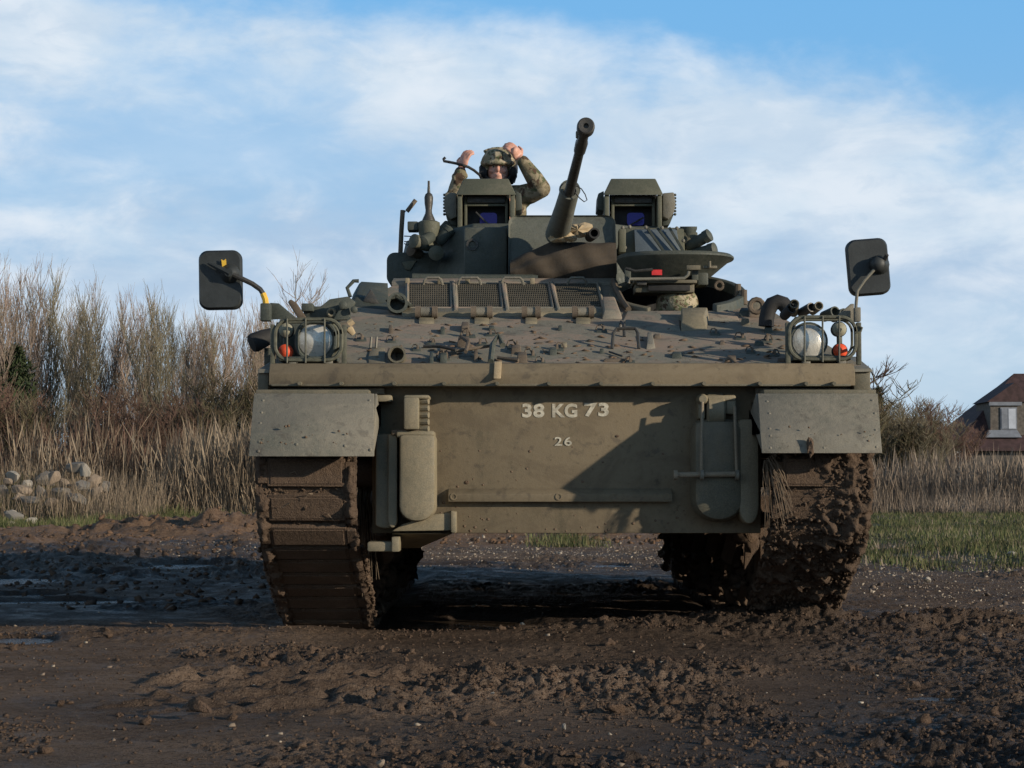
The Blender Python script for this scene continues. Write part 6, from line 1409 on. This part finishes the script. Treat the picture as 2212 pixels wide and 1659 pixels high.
for s in (-1, 1): jk.ell(chest + Vector((s * .08, -.10, -.02)), (.05, .03, .055), 10, 7)
baked('jacket', jk, 'camo', CM, .0085, CM.location, 2)
hm = MB(); hm.ell(hc + Vector((0, .008, .045)), (.118, .135, .098), 24, 14); base = hm
hv = [p for p in hm.v]; hm.v = [(p[0], p[1], max(p[2], hc.z + (.022 if p[1] < hc.y - .05 else -.015))) for p in hv]
hm.lathe(hc + Vector((0, -.012, .022)), (0, -.12, 1), [(0, .104), (.012, .122), (.03, .12)], 24)
hm.b2(hc + Vector((-.028, -.140, .055)), hc + Vector((.028, -.118, .10)))
hm.tube([hc + Vector((x, -.02, .10 + .045 * math.cos(x * 11))) for x in np.linspace(-.1, .1, 7)], .010, 6)
baked('helmet', hm, 'helmet', CM, .007, CM.location, 1)
for s in (-1, 1):
    build('headset', MB().lathe(hc + Vector((s * .075, .0, -.018)), (s, 0, 0), [(0, .045), (.02, .052), (.045, .050), (.055, .035)], 18), M['fabric_dk'], CM)
    build('helmet_strap', MB().tube([hc + Vector((s * .092, .01, .03)), hc + Vector((s * .088, -.03, -.05)), hc + Vector((s * .04, -.08, -.098))], .011, 6), M['fabric_dk'], CM)
    build('ear_cover', MB().ell(hc + Vector((s * .092, .03, -.03)), (.030, .065, .07), 14, 9), M['fabric_dk'], CM)
build('neck_guard', MB().ell(hc + Vector((0, .06, -.04)), (.10, .06, .085), 16, 10), M['fabric_dk'], CM)
build('headband', MB().tube([hc + Vector((.04 + .085 * math.sin(a), .03, .005 + .148 * math.cos(a))) for a in np.linspace(-.3, 1.75, 10)], .011, 7), M['fabric_dk'], CM)
build('microphone_boom', MB().tube([hc + Vector((.11, -.0, -.02)), hc + Vector((.125, -.04, -.05)), hc + Vector((.11, -.06, -.10))], .005, 6), M['fabric_dk'], CM)
# the cable he lifts
cab = MB(); cab.tube([P(u, v, y_) for u, v, y_ in ((962, 340, Yp - .12), (958, 344, Yp - .12), (959, 348, Yp - .12), (970, 350, Yp - .12), (985, 353, Yp - .12), (1000, 357, Yp - .15), (1012, 361, Yp - .14), (1024, 368, Yp - .1), (1036, 378, Yp - .05), (1042, 388, Yp - .02))], .0095, 8)
o = build('drinking_hose', cab, M['fabric_dk']); tag(o, 'dark hooked hose held up by the soldier in the hatch', 'hose')
# driver in the front hatch
DY = 10.62; dc = P(1463, 660, DY)
DR = empty('person', (dc.x, DY, 1.2)); tag(DR, 'helmeted driver deep inside the open front hatch with only the helmet showing', 'person')
b = MB(); b.ell(dc + Vector((0, 0, -.04)), (.075, .09, .105), 16, 12); b.ell(dc + Vector((0, -.03, -.10)), (.056, .055, .05), 12, 8); b.ell(dc + Vector((0, -.098, -.06)), (.012, .018, .02), 8, 6); limb(b, [dc + Vector((0, .01, -.1)), dc + Vector((0, .03, -.2)), dc + Vector((0, .05, -.32))], [.052, .055, .12])
for s in (-1, 1): limb(b, [dc + Vector((s * .02, .04, -.24)), dc + Vector((s * .15, .05, -.27)), dc + Vector((s * .20, .0, -.40))], [.07, .06, .05]); b.ell(dc + Vector((s * .077, 0, -.05)), (.01, .018, .03), 8, 6)
baked('body', b, 'skin', DR, .009, DR.location, 1)
b = MB(); limb(b, [dc + Vector((-.16, .05, -.27)), dc + Vector((.16, .05, -.27))], [.075, .075]); b.ell(dc + Vector((0, .05, -.34)), (.20, .12, .12), 16, 10); baked('jacket', b, 'camo', DR, .012, DR.location, 1)
hm = MB(); hm.ell(dc + Vector((0, .0, .0)), (.122, .14, .118), 24, 14); hm.v = [(p[0], p[1], max(p[2], dc.z - .045)) for p in hm.v]; hm.lathe(dc + Vector((0, 0, -.045)), (0, 0, 1), [(0, .118), (.014, .126), (.03, .123)], 24)
baked('helmet', hm, 'helmet', DR, .007, DR.location, 1)
